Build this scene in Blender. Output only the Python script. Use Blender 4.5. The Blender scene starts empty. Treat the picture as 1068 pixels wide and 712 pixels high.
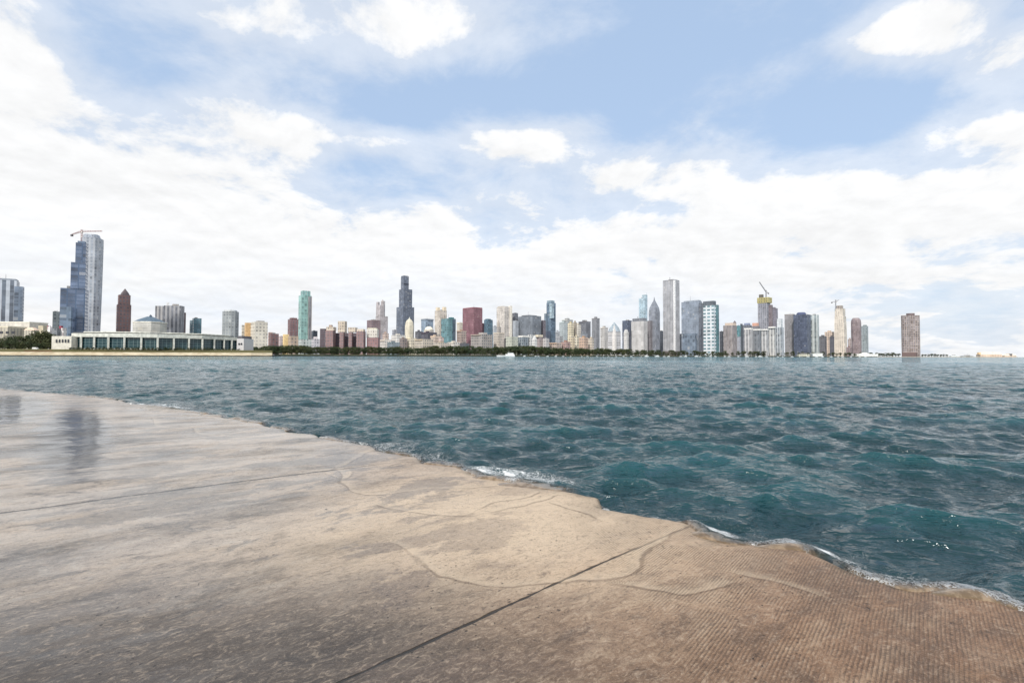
import bpy, math, random
import numpy as np
from mathutils import Vector, Matrix, noise
random.seed(7); rng = np.random.default_rng(7)
R = math.radians
sc = bpy.context.scene
COL = sc.collection
# ------------------------------------------------------------------ camera
W0, H0, F = 1068.0, 712.0, 520.0
CAMZ = 1.63
PITCH, ROLL = R(1.63), R(0.15)
cam_d = bpy.data.cameras.new('camera'); cam = bpy.data.objects.new('camera', cam_d); COL.objects.link(cam)
cam_d.sensor_width = 36; cam_d.lens = F/W0*36; cam_d.clip_end = 30000; cam_d.clip_start = .05
CM = Matrix.Rotation(math.pi/2+PITCH, 4, 'X') @ Matrix.Rotation(ROLL, 4, 'Z')
cam.matrix_world = Matrix.Translation((0, 0, CAMZ)) @ CM
sc.camera = cam
CR = CM.to_3x3()
def ray(px, py): return CR @ Vector(((px-W0/2)/F, -(py-H0/2)/F, -1))
def at(px, py, D):                      # world point D metres ahead of the viewpoint
    d = ray(px, py); t = D/d.y
    return Vector((d.x*t, D, CAMZ+d.z*t))
def ground(px, py, z=0.0):
    d = ray(px, py); t = (z-CAMZ)/d.z
    return Vector((d.x*t, d.y*t, z))
def topx(p):
    q = CR.transposed() @ (Vector(p)-Vector((0, 0, CAMZ)))
    return W0/2+F*q.x/-q.z, H0/2-F*q.y/-q.z
def interp(x, tab):
    return float(np.interp(x, [a for a, b in tab], [b for a, b in tab]))
# ------------------------------------------------------------------ nodes
def lin(c):
    return tuple((v/255/12.92 if v/255 <= .04045 else ((v/255+.055)/1.055)**2.4) for v in c)
class NT:
    def __init__(s, mat): s.t = mat.node_tree; s.n = s.t.nodes; s.l = s.t.links
    def add(s, typ, **kw):
        nd = s.n.new(typ)
        for k, v in kw.items():
            if k[0] == 'i' and k[1:].isdigit(): s.put(nd.inputs[int(k[1:])], v)
            elif k in nd.inputs and not hasattr(nd, k): s.put(nd.inputs[k], v)
            else: setattr(nd, k, v)
        return nd
    def put(s, sock, v):
        if isinstance(v, bpy.types.NodeSocket): s.l.new(v, sock)
        else:
            if isinstance(v, (tuple, list)) and len(v) == 3 and sock.type == 'RGBA': v = (*v, 1)
            sock.default_value = v
    def m(s, op, a, b=0.0, c=0.0, clamp=False):
        nd = s.n.new('ShaderNodeMath'); nd.operation = op; nd.use_clamp = clamp
        s.put(nd.inputs[0], a); s.put(nd.inputs[1], b); s.put(nd.inputs[2], c); return nd.outputs[0]
    def vm(s, op, a, b=(0, 0, 0), out=0):
        nd = s.n.new('ShaderNodeVectorMath'); nd.operation = op
        s.put(nd.inputs[0], a)
        if op == 'SCALE': s.put(nd.inputs[3], b)
        else: s.put(nd.inputs[1], b)
        return nd.outputs[out]
    def dot(s, a, b): return s.vm('DOT_PRODUCT', a, b, 1)
    def ss(s, x, a, b, lo=0.0, hi=1.0):
        nd = s.n.new('ShaderNodeMapRange'); nd.interpolation_type = 'SMOOTHSTEP'
        s.put(nd.inputs[0], x)
        for i, v in enumerate((a, b, lo, hi)): s.put(nd.inputs[i+1], v)
        return nd.outputs[0]
    def lr(s, x, a, b, lo=0.0, hi=1.0):
        nd = s.n.new('ShaderNodeMapRange'); s.put(nd.inputs[0], x)
        for i, v in enumerate((a, b, lo, hi)): s.put(nd.inputs[i+1], v)
        return nd.outputs[0]
    def mix(s, f, a, b, mode='MIX'):
        nd = s.n.new('ShaderNodeMix'); nd.data_type = 'RGBA'; nd.blend_type = mode; nd.clamp_factor = True
        s.put(nd.inputs[0], f); s.put(nd.inputs[6], a); s.put(nd.inputs[7], b); return nd.outputs[2]
    def noise(s, v, scale, detail=4, rough=.5, dist=0.0, out=0):
        nd = s.n.new('ShaderNodeTexNoise')
        s.put(nd.inputs['Vector'], v); s.put(nd.inputs['Scale'], scale); s.put(nd.inputs['Detail'], detail)
        s.put(nd.inputs['Roughness'], rough); s.put(nd.inputs['Distortion'], dist); return nd.outputs[out]
    def xyz(s, v): nd = s.n.new('ShaderNodeSeparateXYZ'); s.put(nd.inputs[0], v); return nd.outputs
    def comb(s, x, y, z=0.0):
        nd = s.n.new('ShaderNodeCombineXYZ'); s.put(nd.inputs[0], x); s.put(nd.inputs[1], y); s.put(nd.inputs[2], z); return nd.outputs[0]
    def bump(s, h, dist, strength=1.0, normal=None):
        nd = s.n.new('ShaderNodeBump'); s.put(nd.inputs['Height'], h); nd.inputs['Distance'].default_value = dist
        s.put(nd.inputs['Strength'], strength)
        if normal is not None: s.l.new(normal, nd.inputs['Normal'])
        return nd.outputs[0]
def newmat(name):
    m = bpy.data.materials.new(name); m.use_nodes = True; nt = NT(m)
    return m, nt, nt.n['Principled BSDF']
MC = {}
def plain(name, rgb, rough=.7, var=.25, scale=.3, metal=0.0, k=1.0):
    key = ('p', name, rgb, rough)
    if key in MC: return MC[key]
    m, t, b = newmat(name)
    c = tuple(v*k for v in lin(rgb))
    geo = t.add('ShaderNodeNewGeometry').outputs['Position']
    n = t.noise(geo, scale, 5, .6)
    f = t.lr(n, .3, .7, 1-var, 1+var)
    t.put(b.inputs['Base Color'], t.vm('SCALE', c, f))
    b.inputs['Roughness'].default_value = rough; b.inputs['Metallic'].default_value = metal
    MC[key] = m; return m
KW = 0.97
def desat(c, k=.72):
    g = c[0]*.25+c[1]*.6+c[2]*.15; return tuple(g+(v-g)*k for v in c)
def fac(wall, glass, bay=6.0, floor=3.8, fx=.5, fy=.6, gr=.22, var=.35):
    """a facade: wall with a grid of recessed panes, in metres along and up the wall"""
    key = (wall, glass, bay, floor, fx, fy, gr, var)
    if key in MC: return MC[key]
    m, t, b = newmat('facade')
    if floor <= 4.5: floor *= 1.75; bay *= 1.4
    uv = t.xyz(t.add('ShaderNodeUVMap').outputs[0])
    u = t.m('DIVIDE', uv[0], bay); v = t.m('DIVIDE', uv[1], floor)
    mask = None
    if fx < 1: mask = t.m('LESS_THAN', t.m('FRACT', u), fx)
    if fy < 1:
        my = t.m('LESS_THAN', t.m('FRACT', v), fy); mask = my if mask is None else t.m('MULTIPLY', mask, my)
    if mask is None: mask = t.m('ADD', 1.0, 0.0)
    cell = t.comb(t.m('FLOOR', u), t.m('FLOOR', v), uv[2])
    wn = t.n.new('ShaderNodeTexWhiteNoise'); wn.noise_dimensions = '2D'; t.l.new(cell, wn.inputs['Vector'])
    big = t.noise(t.vm('MULTIPLY', t.add('ShaderNodeUVMap').outputs[0], (.05, .035, 1)), 1.0, 4, .65)
    blk = t.n.new('ShaderNodeTexWhiteNoise'); blk.noise_dimensions = '2D'
    t.l.new(t.comb(t.m('FLOOR', t.m('DIVIDE', uv[0], bay*1.7+5)), t.m('FLOOR', t.m('DIVIDE', uv[1], 13.0))), blk.inputs['Vector'])
    glass = desat(glass); wall = desat(wall); haze_col = lin((176, 186, 200)); gl = tuple(.78*x*KW+.22*a*KW for x, a in zip(lin(glass), haze_col)); wl = tuple(.87*x*KW+.13*a*KW for x, a in zip(lin(wall), haze_col))  # distance haze mixed into the pane and wall colours
    gs = t.m('ADD', t.lr(wn.outputs[0], 0, 1, 1-var, 1+var), t.lr(blk.outputs[0], 0, 1, -.18, .18))
    gs = t.m('MULTIPLY', gs, t.lr(big, .3, .7, .72, 1.28))
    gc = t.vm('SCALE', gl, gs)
    lit = t.m('MULTIPLY', t.m('GREATER_THAN', wn.outputs[0], .96), mask)
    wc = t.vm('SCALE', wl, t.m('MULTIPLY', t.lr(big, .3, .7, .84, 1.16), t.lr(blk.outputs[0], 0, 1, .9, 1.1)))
    # wall and pane colours, with a few random panes paler
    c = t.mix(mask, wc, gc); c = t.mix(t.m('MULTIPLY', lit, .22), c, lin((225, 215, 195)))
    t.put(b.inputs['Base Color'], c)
    t.put(b.inputs['Roughness'], t.mix(mask, (.8, .8, .8), (gr, gr, gr)))
    t.put(b.inputs['Specular IOR Level'], t.lr(mask, 0, 1, .15, .6))
    t.put(b.inputs['Normal'], t.bump(t.m('SUBTRACT', 1.0, mask), .4, .5))
    MC[key] = m; return m
ROOF = plain('roof_gravel', (150, 148, 145), .9)
# ------------------------------------------------------------------ mesh builder
class MB:
    def __init__(s): s.v = []; s.f = []; s.uv = []; s.mi = []
    def face(s, pts, uvs=None, mi=0):
        i = len(s.v); s.v += [tuple(p) for p in pts]; s.f.append(tuple(range(i, i+len(pts))))
        s.uv += list(uvs) if uvs else [(0, 0)]*len(pts); s.mi.append(mi)
    def prism(s, rings, cap_mi=1, bottom=False, off=0.0):
        """rings: list of lists of points (same count), bottom to top, counter-clockwise from above"""
        n = len(rings[0]); base = rings[0]; us = [off]
        for i in range(n): us.append(us[-1]+(Vector(base[(i+1) % n])-Vector(base[i])).length)
        for a, b in zip(rings, rings[1:]):
            for i in range(n):
                j = (i+1) % n
                s.face([a[i], a[j], b[j], b[i]], [(us[i], a[i][2]), (us[i+1], a[j][2]), (us[i+1], b[j][2]), (us[i], b[i][2])])
        s.face(rings[-1], [(p[0], p[1]) for p in rings[-1]], cap_mi)
        if bottom: s.face(rings[0][::-1], None, cap_mi)
    def box(s, c, ax, ay, hx, hy, z0, z1, cap_mi=0):
        P = [(c[0]+ax[0]*i*hx+ay[0]*j*hy, c[1]+ax[1]*i*hx+ay[1]*j*hy) for i, j in ((-1, -1), (1, -1), (1, 1), (-1, 1))]
        s.prism([[(x, y, z0) for x, y in P], [(x, y, z1) for x, y in P]], cap_mi, True)
    def tube(s, p, q, r0, r1=None, n=6, mi=0):
        p, q = Vector(p), Vector(q); r1 = r0 if r1 is None else r1
        d = (q-p).normalized(); a = d.orthogonal().normalized(); b = d.cross(a)
        A = [p+(a*math.cos(k*6.2832/n)+b*math.sin(k*6.2832/n))*r0 for k in range(n)]
        B = [q+(a*math.cos(k*6.2832/n)+b*math.sin(k*6.2832/n))*r1 for k in range(n)]
        for k in range(n):
            j = (k+1) % n; s.face([A[k], A[j], B[j], B[k]], None, mi)
        s.face(A[::-1], None, mi); s.face(B, None, mi)
    def build(s, name, mats, parent=None, smooth=False, origin=None):
        me = bpy.data.meshes.new(name)
        o3 = Vector(origin) if origin is not None else Vector((0, 0, 0))
        me.from_pydata([(x-o3.x, y-o3.y, z-o3.z) for x, y, z in s.v], [], s.f)
        ul = me.uv_layers.new(name='UVMap')
        ul.data.foreach_set('uv', np.array(s.uv, dtype=np.float32).ravel())
        for m in (mats if isinstance(mats, (list, tuple)) else [mats]): me.materials.append(m)
        nm = len(me.materials)
        me.polygons.foreach_set('material_index', [min(i, nm-1) for i in s.mi])
        if smooth: me.polygons.foreach_set('use_smooth', [True]*len(s.f))
        me.update()
        o = bpy.data.objects.new(name, me); COL.objects.link(o)
        if parent is not None: o.parent = parent
        elif origin is not None: o.location = o3
        return o
def tag(o, label=None, cat=None, group=None, kind=None):
    if label: o['label'] = label
    if cat: o['category'] = cat
    if group: o['group'] = group
    if kind: o['kind'] = kind
    return o
def empty(name, loc, label, cat, group=None):
    o = bpy.data.objects.new(name, None); COL.objects.link(o); o.location = loc; o.empty_display_size = .5
    return tag(o, label, cat, group)
def copy_tree(o, parent=None):
    c = o.copy(); COL.objects.link(c); c.parent = parent
    for ch in list(o.children): copy_tree(ch, c)
    return c
# ------------------------------------------------------------------ towers
AXE = Vector((.675, -.737)); AXN = Vector((.737, .676))      # the street grid: east and north
BASEZ = 2.0
def footprint(shape, asp):
    if shape == 'cyl': return [(math.cos(a*math.pi/12), math.sin(a*math.pi/12)*asp) for a in range(24)]
    if shape == 'oct':
        k = .55; return [(1, -k*asp), (1, k*asp), (k, asp), (-k, asp), (-1, k*asp), (-1, -k*asp), (-k, -asp), (k, -asp)]
    if shape == 'tri':                                        # three rounded lobes
        return [((.72+.28*math.cos(3*a))*math.cos(a), (.72+.28*math.cos(3*a))*math.sin(a)*asp) for a in [i*math.pi/18 for i in range(36)]]
    if shape == 'cross':
        k = .45; return [(1, -k), (1, k), (k, k), (k, 1), (-k, 1), (-k, k), (-1, k), (-1, -k), (-k, -k), (-k, -1), (k, -1), (k, -k)]
    return [(-1, -asp), (1, -asp), (1, asp), (-1, asp)]
def fit(x0, x1, yref, D, shape='box', asp=1.0, rot=None):
    fp = footprint(shape, asp)
    ax, ay = (AXE, AXN) if rot is None else (Vector((math.cos(R(rot)), math.sin(R(rot)))), Vector((-math.sin(R(rot)), math.cos(R(rot)))))
    base = [Vector((a*ax.x+b*ay.x, a*ax.y+b*ay.y)) for a, b in fp]
    z = at((x0+x1)/2, yref, D).z
    cx = at((x0+x1)/2, yref, D).x; s = (x1-x0)/F*D*.35
    for _ in range(30):
        ps = [topx((cx+b.x*s, D+b.y*s, z))[0] for b in base]
        lo, hi = min(ps), max(ps)
        s *= ((x1-x0)/(hi-lo))**.8; cx += ((x0+x1)/2-(lo+hi)/2)*D/F*.8
    return Vector((cx, D)), [b*s for b in base]
def part(parent, name, x0, x1, prof, mat, D, shape='box', asp=1.0, rot=None, dx=0, roof=ROOF, origin=None, label=None):
    if isinstance(prof, (int, float)): prof = [(None, 1), (prof, 1)]
    elif isinstance(prof, tuple): prof = [(prof[0], 1), (prof[1], 1)]
    ys = [y for y, s in prof if y is not None]
    c, base = fit(x0, x1, ys[0] if len(ys) > 2 else ys[-1], D, shape, asp, rot)
    rings = []
    for y, s in prof:
        z = BASEZ if y is None else at((x0+x1)/2, y, D).z
        rings.append([(c.x+b.x*s, c.y+b.y*s, z) for b in base])
    mb = MB(); mb.prism(rings, 1, False, off=random.random()*3)
    o = mb.build(name, [mat, roof], parent, origin=origin)
    if label: o['label'] = label
    return o, c, rings
NB = 0
def dk(g): return tuple(int(q*.7) for q in g)
def tower(name, label, D, parts, cat='building', group=None):
    global NB; NB += 1
    p0 = parts[0]; c = at((p0[1]+p0[2])/2, 365, D); loc = Vector((c.x, D, BASEZ))
    root = empty(name, loc, label, cat, group)
    top = None
    for i, p in enumerate(parts):
        kw = dict(p[5]) if len(p) > 5 else {}
        d = kw.pop('D', D)
        if i: d -= .013*i
        o, c_, rings = part(root, p[0], p[1], p[2], p[3], p[4], d, origin=loc, **kw)
        if i == 0: top = (c_, rings)
    # rooftop plant: a small lift house, and a parapet line
    c_, rings = top; tr = rings[-1]
    if len(rings) == 2 and name not in ('museum',) and (p0[2]-p0[1]) > 4:
        w = max((Vector(tr[0])-Vector(tr[1])).length, 4)
        m = MB(); z = tr[0][2]
        off = (random.random()-.5)*w*.25
        h = w*random.uniform(.08, .16)
        if len(parts) == 1 or random.random() < .35:
            m.box((c_.x+off, c_.y+off), AXE, AXN, w*.2, w*.16, z, z+h)
            m.build('penthouse', plain('plant_room', random.choice([(150, 150, 150), (120, 118, 116), (175, 170, 165)])), root, origin=loc)
        if random.random() < .4:
            a = MB(); a.tube((c_.x-off, c_.y, z), (c_.x-off, c_.y, z+h*2.4), .5, .25)
            a.build('antenna', plain('steel', (140, 140, 145), .5), root, origin=loc)
    return root, loc
# reference colours, as the photograph shows them
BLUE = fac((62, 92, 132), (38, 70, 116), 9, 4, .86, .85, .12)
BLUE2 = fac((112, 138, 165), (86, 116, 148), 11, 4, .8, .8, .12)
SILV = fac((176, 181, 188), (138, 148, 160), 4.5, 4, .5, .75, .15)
def T(*a, **k): return tower(*a, **k)
P = 'tower_shaft'
# --- far left
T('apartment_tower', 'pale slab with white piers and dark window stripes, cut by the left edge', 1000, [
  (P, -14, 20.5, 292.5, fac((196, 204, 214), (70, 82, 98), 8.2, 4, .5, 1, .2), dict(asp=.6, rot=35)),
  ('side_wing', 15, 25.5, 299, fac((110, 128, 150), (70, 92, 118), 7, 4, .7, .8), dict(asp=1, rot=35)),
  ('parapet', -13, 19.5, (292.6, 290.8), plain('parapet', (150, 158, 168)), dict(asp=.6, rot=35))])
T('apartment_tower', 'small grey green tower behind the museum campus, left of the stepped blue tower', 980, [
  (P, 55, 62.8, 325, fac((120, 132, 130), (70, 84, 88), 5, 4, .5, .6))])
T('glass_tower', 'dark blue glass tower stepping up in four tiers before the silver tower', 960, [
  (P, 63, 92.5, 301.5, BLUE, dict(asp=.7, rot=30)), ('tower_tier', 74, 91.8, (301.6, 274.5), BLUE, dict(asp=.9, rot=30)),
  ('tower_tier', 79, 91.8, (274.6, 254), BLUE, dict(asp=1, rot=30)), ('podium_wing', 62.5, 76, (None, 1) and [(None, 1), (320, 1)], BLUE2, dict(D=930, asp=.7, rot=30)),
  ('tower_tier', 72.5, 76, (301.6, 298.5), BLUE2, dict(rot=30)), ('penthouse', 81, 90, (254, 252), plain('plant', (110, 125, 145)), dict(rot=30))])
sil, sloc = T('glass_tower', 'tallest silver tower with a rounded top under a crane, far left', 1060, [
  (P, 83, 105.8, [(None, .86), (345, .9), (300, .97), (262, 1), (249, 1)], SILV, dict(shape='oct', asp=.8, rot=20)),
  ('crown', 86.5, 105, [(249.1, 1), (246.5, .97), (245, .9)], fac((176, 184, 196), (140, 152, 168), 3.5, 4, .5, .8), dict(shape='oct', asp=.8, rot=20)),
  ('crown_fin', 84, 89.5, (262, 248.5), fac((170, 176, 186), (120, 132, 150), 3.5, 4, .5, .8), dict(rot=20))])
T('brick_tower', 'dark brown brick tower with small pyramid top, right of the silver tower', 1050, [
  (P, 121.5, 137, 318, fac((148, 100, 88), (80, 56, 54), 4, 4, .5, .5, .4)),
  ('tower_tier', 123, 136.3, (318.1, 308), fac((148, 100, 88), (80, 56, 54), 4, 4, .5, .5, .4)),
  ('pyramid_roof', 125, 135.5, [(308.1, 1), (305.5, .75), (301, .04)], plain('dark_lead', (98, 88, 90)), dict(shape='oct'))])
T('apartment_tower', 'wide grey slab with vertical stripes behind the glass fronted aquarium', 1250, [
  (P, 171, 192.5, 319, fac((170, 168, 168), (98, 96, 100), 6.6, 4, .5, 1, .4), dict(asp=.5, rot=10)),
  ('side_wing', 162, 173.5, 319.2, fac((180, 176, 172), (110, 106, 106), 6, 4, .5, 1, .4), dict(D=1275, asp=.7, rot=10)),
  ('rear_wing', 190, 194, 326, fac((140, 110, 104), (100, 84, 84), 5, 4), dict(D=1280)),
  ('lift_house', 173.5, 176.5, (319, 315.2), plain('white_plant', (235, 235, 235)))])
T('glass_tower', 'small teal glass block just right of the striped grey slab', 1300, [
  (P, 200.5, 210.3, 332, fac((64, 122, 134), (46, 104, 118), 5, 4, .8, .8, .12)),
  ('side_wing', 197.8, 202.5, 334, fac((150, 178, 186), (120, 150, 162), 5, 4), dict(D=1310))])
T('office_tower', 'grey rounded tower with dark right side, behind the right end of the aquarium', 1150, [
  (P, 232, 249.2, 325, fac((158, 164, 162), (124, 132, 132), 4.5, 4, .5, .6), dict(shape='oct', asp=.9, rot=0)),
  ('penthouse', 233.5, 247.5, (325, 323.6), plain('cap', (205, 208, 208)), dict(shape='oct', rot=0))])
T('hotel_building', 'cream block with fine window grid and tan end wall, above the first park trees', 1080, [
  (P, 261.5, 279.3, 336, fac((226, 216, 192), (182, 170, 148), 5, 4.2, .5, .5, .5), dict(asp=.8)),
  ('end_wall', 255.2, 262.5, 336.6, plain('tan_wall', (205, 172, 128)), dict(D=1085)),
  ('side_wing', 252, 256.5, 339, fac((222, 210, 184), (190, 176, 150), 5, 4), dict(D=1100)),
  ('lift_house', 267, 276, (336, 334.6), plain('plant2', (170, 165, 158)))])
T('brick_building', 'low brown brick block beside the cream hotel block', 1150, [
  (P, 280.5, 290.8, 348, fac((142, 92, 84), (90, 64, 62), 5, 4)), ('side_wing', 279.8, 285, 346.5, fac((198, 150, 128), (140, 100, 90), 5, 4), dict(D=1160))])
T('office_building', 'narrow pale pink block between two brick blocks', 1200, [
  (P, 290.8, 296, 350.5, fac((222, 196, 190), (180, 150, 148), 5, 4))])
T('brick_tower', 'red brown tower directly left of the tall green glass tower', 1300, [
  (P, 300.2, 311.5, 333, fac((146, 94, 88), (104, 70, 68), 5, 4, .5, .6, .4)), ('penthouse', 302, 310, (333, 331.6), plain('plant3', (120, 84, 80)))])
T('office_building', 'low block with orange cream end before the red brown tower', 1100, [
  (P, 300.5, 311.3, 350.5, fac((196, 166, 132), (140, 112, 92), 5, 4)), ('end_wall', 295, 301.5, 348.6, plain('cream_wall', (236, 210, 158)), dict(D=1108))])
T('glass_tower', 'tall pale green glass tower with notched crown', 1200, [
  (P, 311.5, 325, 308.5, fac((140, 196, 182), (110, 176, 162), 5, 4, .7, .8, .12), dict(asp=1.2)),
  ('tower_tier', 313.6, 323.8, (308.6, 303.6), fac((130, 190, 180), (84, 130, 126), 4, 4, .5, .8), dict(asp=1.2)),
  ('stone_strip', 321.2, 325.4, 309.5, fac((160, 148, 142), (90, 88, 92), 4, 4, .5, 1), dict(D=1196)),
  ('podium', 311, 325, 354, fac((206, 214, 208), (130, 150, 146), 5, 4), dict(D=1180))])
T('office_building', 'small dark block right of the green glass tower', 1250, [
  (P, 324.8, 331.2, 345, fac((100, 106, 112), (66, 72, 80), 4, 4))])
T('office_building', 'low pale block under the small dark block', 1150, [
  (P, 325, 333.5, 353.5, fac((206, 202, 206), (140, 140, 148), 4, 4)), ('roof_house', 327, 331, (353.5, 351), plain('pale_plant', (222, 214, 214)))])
# hotel with brick wings
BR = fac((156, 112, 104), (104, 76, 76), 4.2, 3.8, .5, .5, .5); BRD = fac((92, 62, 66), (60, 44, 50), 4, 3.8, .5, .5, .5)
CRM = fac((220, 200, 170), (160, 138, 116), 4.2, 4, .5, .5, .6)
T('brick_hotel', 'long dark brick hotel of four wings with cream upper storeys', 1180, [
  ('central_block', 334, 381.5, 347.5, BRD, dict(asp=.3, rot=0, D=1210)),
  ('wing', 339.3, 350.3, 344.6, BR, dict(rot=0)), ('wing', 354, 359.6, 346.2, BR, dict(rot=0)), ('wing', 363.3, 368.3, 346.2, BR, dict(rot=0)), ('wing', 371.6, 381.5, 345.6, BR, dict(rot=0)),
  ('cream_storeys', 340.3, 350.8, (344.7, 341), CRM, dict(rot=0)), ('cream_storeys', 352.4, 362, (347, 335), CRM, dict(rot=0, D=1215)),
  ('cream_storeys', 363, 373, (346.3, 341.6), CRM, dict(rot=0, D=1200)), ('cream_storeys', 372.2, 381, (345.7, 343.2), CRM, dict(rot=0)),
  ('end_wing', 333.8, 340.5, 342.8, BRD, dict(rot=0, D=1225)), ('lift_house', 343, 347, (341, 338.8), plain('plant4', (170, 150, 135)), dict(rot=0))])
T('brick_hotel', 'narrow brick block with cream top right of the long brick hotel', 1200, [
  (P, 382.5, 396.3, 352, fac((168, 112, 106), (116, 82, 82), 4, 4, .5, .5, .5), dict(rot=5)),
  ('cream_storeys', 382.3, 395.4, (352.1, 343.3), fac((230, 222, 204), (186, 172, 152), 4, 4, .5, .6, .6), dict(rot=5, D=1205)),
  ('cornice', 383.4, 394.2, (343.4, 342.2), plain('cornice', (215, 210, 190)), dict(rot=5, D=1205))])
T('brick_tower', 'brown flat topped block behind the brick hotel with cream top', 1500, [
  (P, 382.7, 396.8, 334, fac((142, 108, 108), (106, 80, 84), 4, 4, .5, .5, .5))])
PK = fac((206, 192, 188), (142, 130, 132), 4.2, 4, .5, 1, .5)
T('stone_tower', 'pale pink tower with two round turrets, left of the stepped black tower', 2400, [
  (P, 391.8, 404.6, 330, PK), ('tower_tier', 392.3, 401.6, (330.1, 318.5), PK, dict(shape='oct')),
  ('turret', 392.4, 396, (318.6, 315), PK, dict(shape='cyl')), ('turret', 397.2, 401.6, (318.6, 314), PK, dict(shape='cyl')),
  ('spire', 397.8, 400.4, [(314.1, 1), (312.4, .2)], plain('spire', (170, 160, 158)), dict(shape='cyl'))])
WL = fac((88, 98, 118), (66, 76, 98), 9, 4, .6, .75, .3)
T('skyscraper', 'tallest stepped dark tower at the centre left of the skyline', 2720, [
  (P, 413.5, 432, 320.5, WL), ('tower_tier', 416.2, 430, (320.6, 302), WL), ('tower_tier', 418.2, 426.4, (302.1, 288.6), WL),
  ('louvre_band', 418.15, 426.45, (297.2, 296), plain('louvre', (46, 52, 66))), ('roof_house', 418.5, 426.1, (288.7, 287.9), plain('roofhouse', (96, 100, 112)))])
T('office_building', 'small grey block at the left foot of the tallest stepped dark tower', 2000, [
  (P, 409, 414.5, 344, fac((160, 160, 165), (110, 112, 122), 5, 4))])
T('stone_tower', 'narrow cream tower with a pointed dome, in front of the stepped dark tower', 1500, [
  (P, 422.4, 431.6, [(None, 1), (340, 1), (336, .86), (333.6, .5), (332.6, .22)], fac((244, 232, 196), (196, 178, 144), 3.6, 30, .35, 1, .6), dict(shape='oct')),
  ('finial', 426.3, 427.7, [(332.8, 1), (330.6, .3)], plain('finial', (220, 220, 210)), dict(shape='cyl'))])
# lower mass of the old avenue frontage
low = [
 ('low white roofed block with faint pink penthouse right of the brick hotels', 396, 410, 354.5, (226, 214, 200), (168, 150, 140), 1350),
 ('pale pink block with pointed gables behind the white roofed block', 399, 405.5, 347.5, (222, 192, 172), (150, 120, 110), 1500),
 ('white topped block directly left of the cream domed tower', 408, 423, 349.5, (234, 228, 216), (196, 184, 170), 1450),
 ('wide teal grey glass block close above the park trees', 404, 417, 357, (128, 144, 150), (96, 116, 126), 1180),
 ('brown grey block right of the teal grey low glass block', 416.5, 425, 353, (148, 128, 116), (106, 90, 86), 1220),
 ('bright cream block at the foot of the cream domed tower', 424.5, 434, 352.5, (240, 226, 194), (214, 196, 162), 1230),
 ('broad beige stone block with evenly gridded windows', 432.5, 452, 354, (206, 190, 164), (158, 142, 120), 1200),
 ('dark flat block with slate coloured front behind the beige stone block', 433, 441, 345.5, (104, 104, 112), (78, 78, 92), 1500),
 ('dark brown block under the low light dome', 439, 455.5, 346.8, (82, 72, 84), (56, 50, 66), 1450),
 ('cream block with stepped white roof right of the broad beige block', 449, 458.5, 350.5, (232, 206, 180), (180, 140, 118), 1250),
 ('pink and cream narrow block at the foot of the teal glass tower', 457.5, 463, 352, (226, 196, 180), (170, 128, 116), 1230),
 ('long low beige block under the teal glass tower', 452, 469, 357.5, (200, 184, 160), (160, 146, 126), 1160),
 ('low white roofed block right of the teal glass tower', 467, 479.5, 357, (228, 220, 204), (172, 166, 158), 1170),
 ('brown block with white arch under the big red tower', 476.5, 486.5, 345, (186, 158, 140), (120, 96, 92), 1400),
 ('dark low block below the big red tower', 479.5, 489.5, 358, (92, 92, 98), (66, 66, 74), 1160),
 ('small cream block between the teal glass tower and the red tower', 476.5, 482.5, 336.5, (226, 212, 186), (196, 176, 146), 1900),
 ('grey brown stone block with flat roof right of the red tower', 491, 513.5, 349, (168, 156, 144), (120, 112, 106), 1220),
]
for lab, a, b, y, w, g, D in low:
    cr = random.random()
    ps = [(P, a, b, y, fac(w, dk(g), 4.5, 4, .5, .5, .6), dict(asp=.8))]
    if cr < .75: ps.append(('cornice', a-.25, b+.25, (y+.9, y-.1), plain('trim', tuple(min(255, int(q*1.05)) for q in w))))
    if cr > .3: ps.append(('roof_house', a+(b-a)*.3, a+(b-a)*.62, (y+.3, y-1.5), plain('rh', tuple(int(q*.9) for q in w))))
    T('stone_building', lab, D, ps)
T('office_tower', 'pale blue glass block with grey frame behind the low dome', 2000, [
  (P, 439.3, 452, 334, fac((134, 156, 176), (110, 140, 168), 12, 8, .7, .8, .15)), ('frame_cap', 439, 452.3, (334.4, 332.8), plain('cap2', (128, 140, 152)))])
T('stone_building', 'cream drum with a low light dome below the pale blue glass block', 1600, [
  (P, 442, 452.5, 344, fac((226, 214, 190), (168, 150, 130), 4, 5, .5, .6, .6), dict(shape='cyl')),
  ('dome', 443, 451.8, [(344.1, 1), (342.6, .93), (341.3, .7), (340.5, .3)], plain('dome', (236, 228, 210)), dict(shape='cyl'))])
T('stone_tower', 'cream tower with notched crown behind the teal glass tower', 2100, [
  (P, 453.5, 466, 324, fac((228, 212, 186), (186, 168, 148), 6, 4, .5, 1, .5)),
  ('crown_notch', 454.5, 459, (324.1, 320.6), plain('cr', (224, 210, 186))), ('crown_notch', 461, 465.6, (324.1, 320.2), plain('cr', (224, 210, 186)))])
TE = fac((84, 148, 150), (52, 122, 128), 7, 4, .7, .8, .12)
T('glass_tower', 'teal glass block with dark right side, left of the big red tower', 1400, [
  (P, 460.2, 475.2, 332.5, TE, dict(asp=.7)), ('roof_house', 468, 473.5, (332.5, 331), plain('tealtop', (50, 110, 118))),
  ('dark_side', 470.2, 475.4, 333.2, fac((40, 76, 96), (30, 60, 84), 5, 4, .7, .7), dict(D=1393))])
RD = fac((150, 74, 80), (128, 56, 66), 3, 3.8, .55, .65, .45, .15)
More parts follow.
